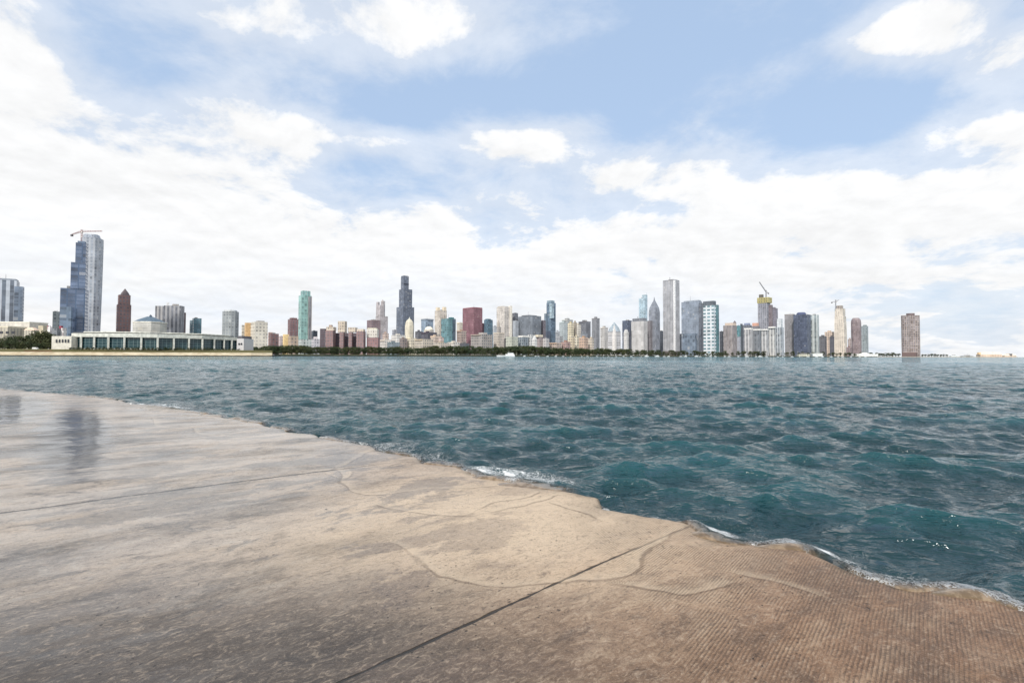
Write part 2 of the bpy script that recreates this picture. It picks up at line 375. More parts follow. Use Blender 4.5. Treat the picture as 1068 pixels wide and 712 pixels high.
T('red_skyscraper', 'big plain red tower, the only red one in the skyline', 2000, [
  (P, 482.5, 503.2, 321.8, RD, dict(asp=.6)), ('roof_band', 482.7, 503, (322.5, 321.2), plain('redband', (150, 70, 78)), dict(asp=.6)),
  ('side_wing', 500, 505.2, 337, fac((128, 56, 66), (104, 42, 54), 3, 4), dict(D=2050))])
T('glass_tower', 'small deep blue glass block right of the red tower', 2000, [
  (P, 504.8, 514, 333.5, fac((66, 116, 138), (46, 98, 124), 5, 4, .8, .8, .12)), ('penthouse', 506, 512, (333.6, 332.6), plain('pb', (70, 105, 120)))])
T('office_building', 'pale grey block between the deep blue block and the cream tower', 2200, [
  (P, 512.5, 519, 340, fac((200, 206, 210), (160, 170, 178), 5, 4))])
T('stone_tower', 'tall cream tower with white right edge and dotted windows', 1900, [
  (P, 518, 534, 320.5, fac((222, 210, 194), (168, 156, 146), 6, 4.2, .5, .6, .5), dict(asp=.8)),
  ('corner_pier', 530.2, 534.3, 319, plain('pier', (232, 226, 214)), dict(D=1893)), ('roof_rail', 519, 530, (320.6, 319.6), plain('rail', (205, 196, 184)))])
T('stone_tower', 'slim grey brown spire rising before the tall cream tower', 1500, [
  (P, 517.2, 524, [(None, 1), (347, 1)], fac((204, 190, 172), (160, 148, 138), 4, 4, .5, .6, .6)),
  ('tower_tier', 518, 522.8, (347.1, 341), fac((190, 178, 164), (140, 130, 124), 3, 4)), ('spire', 518.6, 521.4, [(341.1, 1), (337, .7), (333.5, .1)], plain('sp', (168, 158, 148)), dict(shape='oct'))])
T('stone_building', 'cream block with dark windows in the front row, under the slim spire', 1250, [
  (P, 514.8, 526.2, 347.3, fac((212, 196, 174), (162, 146, 130), 3.6, 3.8, .5, .55, .6)), ('cornice', 514.5, 526.5, (348, 346.9), plain('co', (214, 202, 184)))])
T('office_building', 'pale green grey block in the front row left of the white roofed one', 1200, [
  (P, 527.5, 540.4, 351.3, fac((196, 198, 172), (156, 158, 138), 4, 3.8, .5, .55, .6)), ('side_strip', 525.8, 528.4, 353, plain('ds', (90, 88, 90)), dict(D=1225))])
T('office_tower', 'dark slim block right behind the white edge of the cream tower', 1950, [
  (P, 534, 540.3, 326.5, fac((106, 108, 116), (76, 80, 92), 4, 4, .6, .7))])
T('office_building', 'light panel block at the left foot of the wide slate block', 1700, [
  (P, 534.8, 541, 334.5, fac((176, 182, 188), (150, 160, 170), 4, 4))])
T('office_tower', 'wide slate grey block with cut corner, left of the tall teal tower', 1700, [
  (P, 540.3, 564.5, 330, fac((116, 122, 130), (84, 94, 106), 4, 4, .6, .6, .3), dict(asp=.6)), ('roof_house', 544, 560, (330.1, 329), plain('rhs', (98, 102, 110))),
  ('brown_wing', 563, 569.2, 334, fac((120, 106, 112), (92, 80, 90), 4, 4), dict(D=1715))])
T('office_building', 'wide white roofed block with grey glass front, in the front row', 1220, [
  (P, 540.5, 551, 350.6, fac((150, 160, 166), (86, 104, 116), 5, 4, .6, .8)), ('white_roof', 540.2, 551.3, (351.6, 350), plain('wr', (235, 232, 225))),
  ('white_wing', 550, 559, 349, fac((206, 206, 202), (150, 150, 150), 5, 4), dict(D=1228))])
T('stone_building', 'small white building with steep pale gable in the front row', 1190, [
  (P, 555, 560.2, [(None, 1), (354, 1), (350, .3)], fac((232, 228, 220), (190, 186, 180), 3, 4))])
T('stone_building', 'pink grey block with cream cornice below the wide slate block', 1230, [
  (P, 559, 566, 351, fac((182, 160, 152), (140, 122, 120), 4, 4)), ('cornice', 556.5, 566.3, (351.4, 349.2), plain('cg', (224, 212, 190)))])
T('stone_building', 'pale grey block below the foot of the tall teal tower', 1230, [
  (P, 566, 573, 352.8, fac((206, 198, 194), (160, 152, 150), 4, 4))])
T('glass_tower', 'tall dark teal glass tower with pale upper front, centre of skyline', 1900, [
  (P, 570, 579.6, 316, fac((90, 122, 146), (58, 92, 122), 6, 4, .8, .8, .12), dict(asp=1.1)), ('tower_tier', 570.4, 578.4, (316.1, 313.5), fac((140, 168, 182), (110, 140, 158), 5, 4)),
  ('pale_front', 573, 577.8, [(332, 1), (316.5, 1)], fac((168, 196, 206), (150, 182, 194), 4, 4, .8, .8, .1), dict(D=1885)),
  ('side_wing', 567.6, 571, 327, fac((112, 136, 152), (70, 98, 122), 5, 4), dict(D=1895)), ('podium', 567, 574, 345, fac((70, 84, 110), (50, 62, 90), 4, 4), dict(D=1880))])
low2 = [
 ('small pale grey block right of the tall teal tower', 578.8, 584, 346, (196, 200, 204), (140, 148, 156), 1900),
 ('pale blue grey block with irregular top in the middle cluster', 583.4, 592, 336, (192, 204, 204), (146, 164, 168), 1800),
 ('grey topped pale block behind the twin cream towers', 586, 597.5, 333.5, (200, 202, 198), (160, 168, 168), 2000),
 ('yellow cream narrow tower, left of the twin cream towers', 592, 598.5, 337, (236, 218, 174), (196, 172, 130), 1500),
 ('cream tower with brown shaded side, right of the twin cream towers', 597.8, 601.5, 336, (188, 168, 138), (140, 122, 100), 1520),
 ('white stone tower right of the twin cream towers', 599.5, 606, 338.5, (232, 222, 202), (196, 180, 154), 1600),
 ('dark grey flat topped block right of the white stone tower', 603.5, 616, 335.4, (124, 124, 130), (96, 100, 110), 1900),
 ('low grey block with arch shaped roof below the dark grey block', 604, 613, 347.5, (152, 158, 166), (110, 120, 134), 1600),
 ('cream block below the middle cluster, right of the tan blocks', 598.5, 604, 351, (238, 224, 190), (200, 180, 140), 1330),
 ('orange tan block in the front row near the middle', 604, 613.5, 352, (222, 180, 146), (170, 126, 104), 1300),
 ('cream front block right of the orange tan block', 613.5, 619.5, 353, (226, 208, 182), (176, 152, 134), 1320),
 ('tall grey slim tower with flat top and dark side', 617.2, 625.4, 332, (148, 148, 152), (112, 114, 122), 1800),
 ('tall cream block between the grey slim tower and the diamond roof', 626, 634, 341.5, (212, 206, 198), (186, 178, 170), 1700),
 ('long low brown roofed block in the front row', 573, 586, 357.5, (204, 176, 152), (150, 116, 104), 1250),
 ('pink roofed low block with dark gables in the front row', 585, 595, 356.5, (196, 150, 134), (140, 96, 90), 1260),
 ('tan corner block right of the pink roofed low block', 593.5, 599.5, 351.5, (226, 204, 160), (186, 158, 118), 1300),
 ('dim grey block filling the gap left of the pale cluster', 580, 587, 351, (170, 172, 176), (120, 126, 136), 1500),
]
for lab, a, b, y, w, g, D in low2:
    ps = [(P, a, b, y, fac(w, dk(g), 4.5, 4, .5, .55, .5), dict(asp=.8))]
    if random.random() < .5: ps.append(('cornice', a-.2, b+.2, (y+.8, y-.1), plain('trim', tuple(min(255, int(q*1.05)) for q in w))))
    if random.random() < .8: ps.append(('roof_house', a+(b-a)*.3, a+(b-a)*.7, (y+.3, y-1.6), plain('rh', tuple(int(q*.85) for q in w))))
    T('stone_building', lab, D, ps)
T('office_tower', 'white tower with sliced diamond shaped roof', 1600, [
  (P, 634, 647.3, 345.5, fac((212, 208, 206), (182, 180, 182), 40, 4, 1, .45, .3)),
  ('diamond_roof', 634.3, 647.2, [(345.6, 1), (341.5, .72), (336, .06)], fac((176, 192, 200), (150, 172, 184), 3, 3, .8, .6, .1)),
  ('corner_prow', 638.5, 643, [(None, 1), (349, 1), (339, .15)], plain('prow', (222, 218, 214)), dict(D=1570))])
T('office_tower', 'dark navy block behind the small white tapering block', 1900, [
  (P, 649, 659, 334.3, fac((72, 84, 112), (50, 62, 92), 4, 4, .7, .8, .2))])
T('office_building', 'small white tapering block before the dark navy block', 1600, [
  (P, 650.4, 655.6, [(None, 1), (347, 1), (343.4, .5)], fac((226, 222, 214), (190, 186, 180), 3, 4)), ('dark_side', 655, 658.8, 345, fac((72, 70, 78), (54, 54, 64), 4, 4), dict(D=1612))])
T('skyscraper', 'slim pale blue glass skyscraper with stepped crown and mast', 2500, [
  (P, 666.3, 675.2, 311, fac((176, 204, 216), (140, 178, 196), 10, 8, .6, .7, .12), dict(asp=.7)), ('tower_tier', 669.5, 675.2, (311.1, 307.5), fac((176, 204, 216), (150, 184, 200), 7, 4)),
  ('mast', 674, 674.8, [(307.6, 1), (305, .3)], plain('mast', (190, 200, 206)), dict(shape='cyl'))])
T('office_tower', 'white slab with fine vertical piers and grey rooftop band', 1750, [
  (P, 658.4, 675.4, 335.3, fac((218, 212, 204), (170, 166, 164), 3.2, 90, .4, 1, .5), dict(asp=.5)), ('roof_band', 659.5, 674.6, (335.4, 332), fac((130, 132, 138), (96, 98, 106), 5, 9, .5, .6), dict(asp=.5)),
  ('antenna', 665, 665.5, (332, 329.8), plain('ant', (120, 120, 125)), dict(shape='cyl'))])
T('skyscraper', 'grey tower with chevron pointed top and needle spire', 1800, [
  (P, 676.6, 688.3, [(None, 1), (326, 1), (321, .86), (317, .5), (313.2, .14), (309.5, .02)], fac((146, 150, 160), (106, 112, 126), 3.2, 4, .5, 1, .3)),
  ('brown_wing', 675, 680.4, 334.5, fac((140, 128, 126), (106, 98, 102), 4, 4), dict(D=1790))])
T('office_building', 'dark slim block filling the gap left of the tall white granite tower', 1950, [
  (P, 686.5, 692, 345, fac((74, 78, 88), (58, 62, 74), 4, 4))])
AO = fac((186, 184, 184), (152, 150, 153), 4.6, 4, .5, 1, .5, .1)
aon, aloc = T('skyscraper', 'tallest pale grey tower with close vertical ribs and flat top, right of centre', 1850, [
  (P, 691.3, 708.6, 293.2, AO, dict(asp=.8)), ('roof_band', 691.4, 708.5, (295, 292.6), plain('aoband', (120, 120, 124)), dict(asp=.8)),
  ('antenna', 698.4, 698.9, (292.7, 289), plain('ant', (120, 120, 125)), dict(shape='cyl')), ('podium', 691, 709, 366, plain('pod', (110, 104, 102)), dict(D=1835))])
# the white corner of that tower: a pier along its near vertical edge
T('office_building', 'dark narrow block between the white granite tower and the blue grey slab', 1900, [
  (P, 708, 711.5, 348, fac((70, 74, 82), (52, 56, 66), 4, 4))])
T('glass_tower', 'broad blue grey glass slab right of the tall ribbed tower', 1700, [
  (P, 710.6, 732, 314.8, fac((142, 154, 170), (120, 134, 154), 6, 7, .8, .8, .1, .15), dict(asp=.35)),
  ('roof_screen', 713, 731, (314.9, 313.6), plain('rs', (150, 158, 168)), dict(asp=.35)), ('dark_corner', 728.6, 732.6, 316, fac((96, 100, 110), (74, 80, 92), 3, 4, .5, 1), dict(D=1660)),
  ('lower_panels', 712, 727, [(None, 1), (348, 1)], fac((110, 128, 148), (92, 112, 134), 9, 12, .8, .8, .1), dict(D=1668, asp=.3))])
WF = fac((224, 228, 230), (70, 130, 136), 14, 11, .66, .5, .2)
T('glass_tower', 'white framed tower with teal glass bands and dark grey top', 1560, [
  (P, 733.5, 746.6, 318.5, WF, dict(asp=.5)), ('dark_top', 733.2, 746.8, (318.6, 314.2), fac((92, 98, 104), (66, 72, 80), 5, 5), dict(asp=.5)),
  ('grey_edge', 732.4, 735, 316, plain('ge', (110, 114, 120)), dict(D=1570)), ('teal_side', 745, 749.8, 318, fac((52, 128, 132), (36, 108, 116), 4, 4, .8, .8, .12), dict(D=1575))])
T('office_building', 'dark narrow block right of the white framed teal tower', 1750, [
  (P, 750.4, 754.8, 345.5, fac((74, 78, 86), (54, 58, 68), 4, 4))])
T('apartment_tower', 'taupe block with small domed roof, start of the right hand group', 1700, [
  (P, 754.2, 768.5, 339.5, fac((176, 160, 152), (132, 122, 120), 3.6, 4, .5, 1, .5)), ('tower_tier', 756, 768, (339.6, 336.8), plain('tp', (214, 196, 180))),
  ('dome', 764.5, 768, [(336.9, 1), (335.6, .7), (334.2, .1)], plain('dm', (120, 112, 116)), dict(shape='cyl'))])
T('glass_tower', 'slim turquoise glass block right of the taupe domed block', 1720, [
  (P, 768, 772.5, 339.5, fac((90, 170, 178), (60, 148, 158), 4, 4, .8, .8, .1)), ('pale_base', 768.3, 772.8, 351, fac((176, 180, 192), (140, 146, 160), 4, 4), dict(D=1700))])
T('apartment_tower', 'dark slate tower with grey rooftop boxes left of the tower with a crane', 1750, [
  (P, 772.2, 784, 339, fac((126, 130, 140), (90, 96, 108), 4, 4, .5, .8)), ('roof_house', 776, 782.5, (339.1, 337), plain('rb', (140, 150, 176))), ('side_pier', 772, 774.5, 337.6, plain('sdp', (86, 94, 102)), dict(D=1740))])
T('apartment_tower', 'block with terracotta topped roof left of the tower with a crane', 1800, [
  (P, 783.5, 792.5, 340, fac((150, 140, 140), (104, 100, 106), 4, 4)), ('roof_house', 784.5, 791.5, (340.1, 336.8), plain('terracotta', (214, 168, 148)))])
cons, cloc = T('unfinished_tower', 'unfinished concrete tower with yellow safety screens round its top', 1900, [
  (P, 790.3, 803.4, 316, fac((160, 158, 166), (104, 104, 116), 5, 4, .5, .7, .5), dict(asp=.9)),
  ('safety_screen', 789.6, 805.2, (316.2, 310.6), fac((196, 178, 84), (120, 108, 60), 9, 9, .4, .5, .6), dict(asp=.9)),
  ('core', 791.5, 796.4, (310.7, 307.2), fac((112, 96, 60), (70, 62, 50), 4, 4)), ('hoist_strip', 801, 806, 318, fac((134, 112, 112), (92, 78, 84), 3, 4), dict(D=1888))])
T('apartment_tower', 'purple grey tower joined to the right of the unfinished tower', 1950, [
  (P, 803, 811.2, 321.5, fac((142, 132, 144), (100, 94, 112), 4, 4, .5, .7)), ('roof_house', 804, 809, (321.6, 320.4), plain('rq', (120, 116, 126)))])
T('apartment_tower', 'white slim tower at the right end of the striped apartment row', 1600, [
  (P, 810.3, 816.2, 332.5, fac((226, 230, 230), (180, 188, 190), 4, 5, .5, .5)), ('lower_block', 809, 817.5, 341.5, fac((206, 210, 212), (140, 146, 152), 5, 4, .6, 1), dict(D=1580))])
ap = [(776, 785.3, 343, (206, 200, 196), (132, 128, 130), 'first striped apartment block of the white row'), (784.8, 794, 344, (132, 134, 138), (100, 104, 108), 'dark middle block in the row of white striped apartments'),
      (793.4, 801.8, 344, (216, 212, 208), (140, 136, 136), 'white striped apartment block right after the dark one'), (801.2, 809.4, 341.5, (218, 214, 206), (146, 140, 136), 'white striped apartment block with sloped roofline near the row end')]
for i, (a, b, y, w, g, lab) in enumerate(ap):
    T('apartment_block', lab, 1560, [(P, a, b, y, fac(w, g, 6.5, 4, .42, 1, .5), dict(asp=.6, D=1560+i*1.3)), ('white_parapet', a-.1, b+.1, (y+.6, y-.9), plain('wp', (232, 228, 222)), dict(asp=.6))], group='white striped apartment row')
T('apartment_tower', 'tall taupe slab left of the dark navy tower', 1750, [
  (P, 818.2, 829, 328.4, fac((150, 144, 142), (124, 118, 118), 3.4, 4, .5, .6, .5), dict(asp=.7)), ('parapet', 818, 829.2, (328.6, 327.6), plain('pt', (170, 166, 162)), dict(asp=.7))])
T('glass_tower', 'wide dark navy tower with rounded rooftop house', 1700, [
  (P, 827.5, 845.5, 328.2, fac((54, 64, 96), (38, 48, 82), 4, 4, .7, .7, .2), dict(asp=.9)), ('roof_house', 830.5, 841, [(328.3, 1), (326.8, .95), (325.8, .7)], plain('nv', (80, 90, 122)), dict(shape='cyl'))])
T('apartment_tower', 'pale green grey slab with white strips right of the dark navy tower', 1720, [
  (P, 845, 854, 328.4, fac((206, 212, 206), (130, 142, 138), 9, 4, .45, 1, .4), dict(asp=.8))])
low3 = [
 ('low dark block with pale windows at the foot of the cream art deco tower', 854, 862, 350.5, (112, 106, 108), (84, 80, 86), 1800),
 ('cream orange block left of the cream art deco tower', 860, 870, 346, (228, 198, 170), (176, 146, 124), 1950),
 ('dark narrow block just left of the cream art deco tower', 865, 870, 351, (92, 86, 92), (66, 62, 70), 1780),
 ('low pink brown block right of the cream art deco tower', 882.5, 888.5, 362, (160, 128, 122), (110, 90, 92), 1850),
 ('narrow pink block beside the brown rounded tower', 884.3, 888.4, 353.5, (196, 172, 164), (150, 130, 126), 1950),
]
for lab, a, b, y, w, g, D in low3:
    T('stone_building', lab, D, [(P, a, b, y, fac(w, dk(g), 4.5, 4, .5, .55, .5)), ('roof_house', a+(b-a)*.3, a+(b-a)*.7, (y+.3, y-1.2), plain('rh', tuple(int(q*.9) for q in w)))])
CD = fac((236, 218, 192), (178, 156, 136), 7, 5, .4, .6, .5)
deco, dloc = T('stone_tower', 'tall cream art deco tower with stepped top and a small crane', 1900, [
  (P, 869.6, 883.2, [(None, 1), (345, .96), (330, .88)], CD), ('tower_tier', 870.6, 881.6, (330.1, 322), CD), ('tower_tier', 871.4, 879.4, (322.1, 318.8), fac((190, 170, 150), (120, 104, 98), 4, 4))])
T('apartment_tower', 'brown pink tower with rounded top near the right end of the city', 2000, [
  (P, 887.4, 898.2, [(None, 1), (336, 1), (333.5, .9), (331.6, .6)], fac((150, 122, 118), (112, 88, 88), 4, 4, .5, .6, .4), dict(shape='oct'))])
T('apartment_tower', 'grey teal slim tower, last one before the open gap', 2050, [
  (P, 898.4, 905.4, 340, fac((160, 172, 172), (120, 136, 140), 4, 4, .5, .8)), ('roof_house', 900, 904, (340.1, 338.8), plain('gt', (130, 140, 142)))])
LP = fac((176, 152, 138), (78, 62, 66), 8, 8, .6, .6, .3, .8)
T('apartment_tower', 'lone brown three lobed tower standing apart on the right', 2300, [
  (P, 939.6, 959.2, 329.2, LP, dict(shape='tri', rot=80)), ('roof_house', 945, 954, (329.3, 326.8), plain('lp', (112, 98, 98)), dict(shape='cyl')), ('podium', 941, 957.5, 367.5, plain('pdm', (120, 100, 96)), dict(D=2280))])
# corner pier of the ribbed tower
mb = MB(); pr = [v for v in aon.children if v.name.startswith('tower_shaft')][0]
vs = [aloc+Vector(v.co) for v in pr.data.vertices]; near = min(vs, key=lambda v: v.y)
zt = max(v.z for v in vs)
mb.box((near.x+1.2, near.y+1.5), AXE, AXN, 3.2, 3.2, BASEZ, zt-.5); mb.build('corner_pier', plain('corner', (226, 226, 226)), aon, origin=aloc)
# ------------------------------------------------------------------ cranes
def crane(label, px, ybase, ytop, xl, yl, xr, yr, D, col, th=.8):
    b = at(px, ybase, D); t = at(px, ytop, D)
    root = empty('tower_crane', b, label, 'crane')
    st = plain('crane_steel', col, .5)
    def lattice(name, p, q, w, seg):
        m = MB(); d = (q-p); L = d.length; d.normalize()
        s1 = Vector((0, 1, 0)).cross(d).normalized()*w; s2 = d.cross(s1).normalized()*w
        cs = [s1+s2, s1-s2, -s1-s2, -s1+s2]
        for c in cs: m.tube(p+c, q+c, th*.34, n=4)
        n = max(3, int(L/seg))
        for i in range(n):
            a = p+d*L*i/n; e = p+d*L*(i+1)/n
            for k in range(4):
                m.tube(a+cs[k], e+cs[(k+1) % 4], th*.22, n=4)
        m.build(name, st, root, origin=b)
    lattice('mast', b, t, 1.1, 5)
    J = at(px, ytop+2, D)
    lattice('jib', J, at(xr, yr, D), .9, 5); lattice('counter_jib', J, at(xl, yl, D), .9, 5)
    m = MB(); m.tube(t, J.lerp(at(xr, yr, D), .7), .2, n=4); m.tube(t, at(xl, yl, D), .2, n=4); m.build('tie_bar', st, root, origin=b)
    m = MB(); c = at(xl, yl, D); m.box((c.x, c.y), (1, 0), (0, 1), 2, 1.4, c.z-4, c.z); m.build('counterweight', plain('cw', (90, 88, 90)), root, origin=b)
    m = MB(); m.box((J.x+1.8, J.y-1.2), (1, 0), (0, 1), 1.3, 1.3, J.z-3, J.z); m.build('cab', plain('cab', (200, 196, 190)), root, origin=b)
crane('red and grey tower crane on top of the silver tower at far left', 85.3, 262, 239.5, 75, 244.5, 106.5, 241, 1050, (160, 128, 126), .7)
crane('grey crane with steep raised jib on the unfinished tower with yellow screens', 799, 312, 302.5, 801.5, 305.5, 792, 294, 1890, (150, 150, 154), 1.7)
crane('pale thin crane on the tall cream art deco tower', 871.6, 322, 312.5, 867.6, 315, 875, 312.6, 1890, (176, 176, 180), 1.6)
# ------------------------------------------------------------------ shore line, land, seawalls
SH = [(-420, 400), (-200, 440), (0, 500), (150, 540), (262, 590), (284, 610), (292, 800), (400, 930), (534, 1080), (640, 1250), (760, 1480), (830, 1560), (915, 1780), (960, 2150), (1010, 2250), (1062, 2350)]
def shoreD(px): return interp(px, SH)
def sheet(name, rows, mat, kind='structure'):
    mb = MB()
    for a, b in zip(rows, rows[1:]):
        for i in range(len(a)-1): mb.face([a[i], a[i+1], b[i+1], b[i]])
    o = mb.build(name, mat); o['kind'] = kind; return o
gm, t, b = newmat('turf')
pos = t.add('ShaderNodeNewGeometry').outputs['Position']
n1 = t.noise(pos, .06, 6, .65); n2 = t.noise(pos, .9, 4, .6)
c = t.mix(n1, lin((66, 74, 44)), lin((128, 116, 84))); c = t.mix(t.ss(n2, .45, .7), c, lin((60, 66, 40)))
t.put(b.inputs['Base Color'], c); b.inputs['Roughness'].default_value = .95; b.inputs['Specular IOR Level'].default_value = .1
TURF = gm
def stone(name, a, b2, rough=.85):
    m, t, b = newmat(name)
    pos = t.add('ShaderNodeNewGeometry').outputs['Position']
    n1 = t.noise(t.vm('MULTIPLY', pos, (.25, .25, 1.5)), .5, 6, .65)
    t.put(b.inputs['Base Color'], t.mix(t.ss(n1, .35, .65), lin(a), lin(b2))); b.inputs['Roughness'].default_value = rough; return m
WALLC = stone('pale_concrete', (206, 194, 168), (168, 152, 124)); WALLD = stone('wet_stone', (70, 66, 58), (44, 44, 40))
def row(pxs, z, off=0.0):
    return [(at(p, 370, shoreD(p)+off).x, shoreD(p)+off, z) for p in pxs]
L1 = list(range(-420, 284, 22))+[284]
sheet('seawall', [row(L1, -1.5), row(L1, .9)], WALLD)
sheet('promenade_step', [row(L1, .9, .6), row(L1, 1.0, 1.4), row(L1, 4.2, 4), row(L1, 4.3, 9)], WALLC)
sheet('grass_bank', [row(L1, 4.25, 8), row(L1, 7.2, 20), row(L1, 7.6, 40)], TURF)
L2 = [286]+list(range(292, 916, 16))+[915]
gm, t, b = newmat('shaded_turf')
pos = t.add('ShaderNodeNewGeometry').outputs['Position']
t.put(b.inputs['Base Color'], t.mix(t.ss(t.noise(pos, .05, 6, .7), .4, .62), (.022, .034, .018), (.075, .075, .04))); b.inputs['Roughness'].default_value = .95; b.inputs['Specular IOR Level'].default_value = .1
sheet('seawall', [row(L2, -1.5), row(L2, .8)], WALLD)
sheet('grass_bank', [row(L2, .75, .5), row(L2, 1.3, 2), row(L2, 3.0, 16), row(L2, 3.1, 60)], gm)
L3 = [913, 930, 945, 960, 985, 1010, 1036, 1062]
sheet('seawall', [row(L3, -1.5), row(L3, 1.2)], WALLC)
sheet('pier_deck', [row(L3, 1.15, .4), row(L3, 1.6, 60)], WALLC)
PAVE = plain('city_ground', (120, 118, 112), .9)
mb = MB()
pl = [(-420, 430), (0, 535), (284, 650), (292, 855), (534, 1135), (760, 1535), (915, 1830), (940, 2200)]
for (a, Da), (b_, Db) in zip(pl, pl[1:]):
    p0, p1 = at(a, 370, Da), at(b_, 370, Db); q0, q1 = at(a, 370, 5200), at(b_, 370, 5200)
    mb.face([(p0.x, p0.y, 1.9), (p1.x, p1.y, 1.9), (q1.x, q1.y, 1.9), (q0.x, q0.y, 1.9)])
mb.build('city_ground', PAVE)['kind'] = 'structure'
mb = MB(); r0 = row(L1, 7.5, 38); r1 = row(L1, 7.5, 260)
for i in range(len(r0)-1): mb.face([r0[i], r0[i+1], r1[i+1], r1[i]])
mb.build('lawn', TURF)['kind'] = 'structure'
# ------------------------------------------------------------------ aquarium (curved glass front)
WHT = plain('white_stone', (206, 206, 196), .7, .3); CLER = plain('clerestory', (96, 98, 100), .4)
gm, t, b = newmat('aquarium_glass')
uv = t.xyz(t.add('ShaderNodeUVMap').outputs[0])
mull = t.m('MAXIMUM', t.m('GREATER_THAN', t.m('FRACT', t.m('DIVIDE', uv[0], 4.2)), .93), t.m('GREATER_THAN', t.m('FRACT', t.m('DIVIDE', uv[1], 3.1)), .93))
nz = t.noise(t.add('ShaderNodeUVMap').outputs[0], .25, 4, .6)
c = t.mix(nz, lin((14, 38, 44)), lin((44, 80, 86))); c = t.mix(mull, c, lin((120, 140, 140)))
t.put(b.inputs['Base Color'], c); b.inputs['Roughness'].default_value = .12
AQG = gm
colx = [74.5, 84.3, 98, 112.9, 129.5, 147.2, 164.3, 181.2, 197, 211, 223.4, 233.6, 241.6, 247.4]
aqD = lambda x: interp(x, [(54, 560), (74, 545), (120, 548), (165, 560), (211, 590), (254, 640)])
bt = [(54, 347.4), (112, 347.4), (165, 348.2), (211, 349.7), (254, 352.3)]
bb = [(54, 351), (112, 351.3), (165, 352.1), (211, 353.3), (254, 355.3)]
GZ = 7.4
loc = Vector((at(160, 365, 560).x, 560, GZ))
aq = empty('aquarium_building', loc, 'long low aquarium with curved glass front, white columns and flat white roof', 'building')
def cpt(x, y, dd=0.0):
    p = at(x, y, aqD(x)); n = Vector((p.x, p.y, 0)).normalized(); q = p+n*dd; q.z = p.z; return q
def strip(name, xs, ytop, ybot, dd, mat, depth=30, mats=None):
    m = MB(); u = 0
    for a, c2 in zip(xs, xs[1:]):
        A0, B0 = cpt(a, ybot(a) if ybot else 365, dd), cpt(c2, ybot(c2) if ybot else 365, dd)
        if not ybot: A0.z = B0.z = GZ
        A1, B1 = cpt(a, ytop(a), dd), cpt(c2, ytop(c2), dd); A1.x, A1.y = A0.x, A0.y; B1.x, B1.y = B0.x, B0.y
        A2, B2 = cpt(a, ytop(a), dd+depth), cpt(c2, ytop(c2), dd+depth); A2.z, B2.z = A1.z, B1.z
        L = (B0-A0).length
        m.face([A0, B0, B1, A1], [(u, A0.z), (u+L, B0.z), (u+L, B1.z), (u, A1.z)]); m.face([A1, B1, B2, A2])
        A3, B3 = Vector(A2), Vector(B2); A3.z, B3.z = A0.z, B0.z
        m.face([A0, A3, B3, B0]); u += L
        for (s0, s1, s2, s3) in ((A0, A1, A2, A3), (B0, B3, B2, B1)):
            m.face([s0, s1, s2, s3])
    return m.build(name, mats or mat, aq, origin=loc)
strip('roof', colx, lambda x: interp(x, bt), lambda x: interp(x, bb), 0, WHT, 34)
strip('clerestory', [76, 98, 129, 164, 197, 223, 244], lambda x: interp(x, bt)-1.4, lambda x: interp(x, bt)+.3, 9, CLER, 22)
strip('upper_roof', [87, 112, 147, 181, 211, 240], lambda x: interp(x, bt)-2.1, lambda x: interp(x, bt)-1.1, 7, WHT, 24)
for a, c2 in zip(colx, colx[1:]):
    w = strip('window', [a+.2, c2-.2], lambda x: interp(x, bb)+.05, None, 3.2, AQG, .6)
for a in colx[1:-1]:
    p = cpt(a, 360, 1.2); zt = cpt(a, interp(a, bb)).z
    n = Vector((p.x, p.y)).normalized(); tt = Vector((-n.y, n.x))
    m = MB(); m.box((p.x, p.y), tt, n, .95, .9, GZ-.3, zt+.05); m.build('column', WHT, aq, origin=loc)
strip('plinth', colx, lambda x: 364.3 if x > 150 else 363.2, None, 2.2, plain('plinth', (150, 146, 136)), .8)
# end blocks
def blk(name, x0, x1, y, D, mat, dep=24):
    A, B = at(x0, y, D), at(x1, y, D); m = MB()
    m.box(((A.x+B.x)/2, D+dep/2), (1, 0), (0, 1), (B.x-A.x)/2, dep/2, GZ-.4, A.z); return m.build(name, mat, aq, origin=loc), A, B
blk('end_block', 54, 74.6, 350.4, 540, plain('white_wall', (210, 206, 194), .8, .2))
blk('end_block', 247, 254.3, 353, 632, plain('white_wall2', (206, 204, 204), .8, .06)); blk('end_block', 248.5, 252.5, 350.2, 640, plain('grey_wall2', (98, 96, 100), .8))
def awin(x0, x1, y0, y1, D):
    A, B = at(x0, y0, D), at(x1, y1, D); m = MB()
    w = B.x-A.x; pts = [(A.x, D, B.z), (B.x, D, B.z), (B.x, D, A.z-w*.3), (A.x+w*.5, D, A.z), (A.x, D, A.z-w*.3)]
    m.face(pts); m.face([(x, y-.25, z) for x, y, z in [pts[0], pts[4]]]+[(pts[4][0], D, pts[4][2]), pts[0]])
    m.build('window', plain('dark_glass', (62, 64, 70), .2), aq, origin=loc)
for x in (58.3, 61.4, 64.6, 67.6, 70.6): awin(x, x+1.4, 353.6, 357.2, 539.6)
awin(248.6, 250.2, 357.4, 359.6, 631.6); awin(251, 252.6, 357.4, 359.6, 631.6)
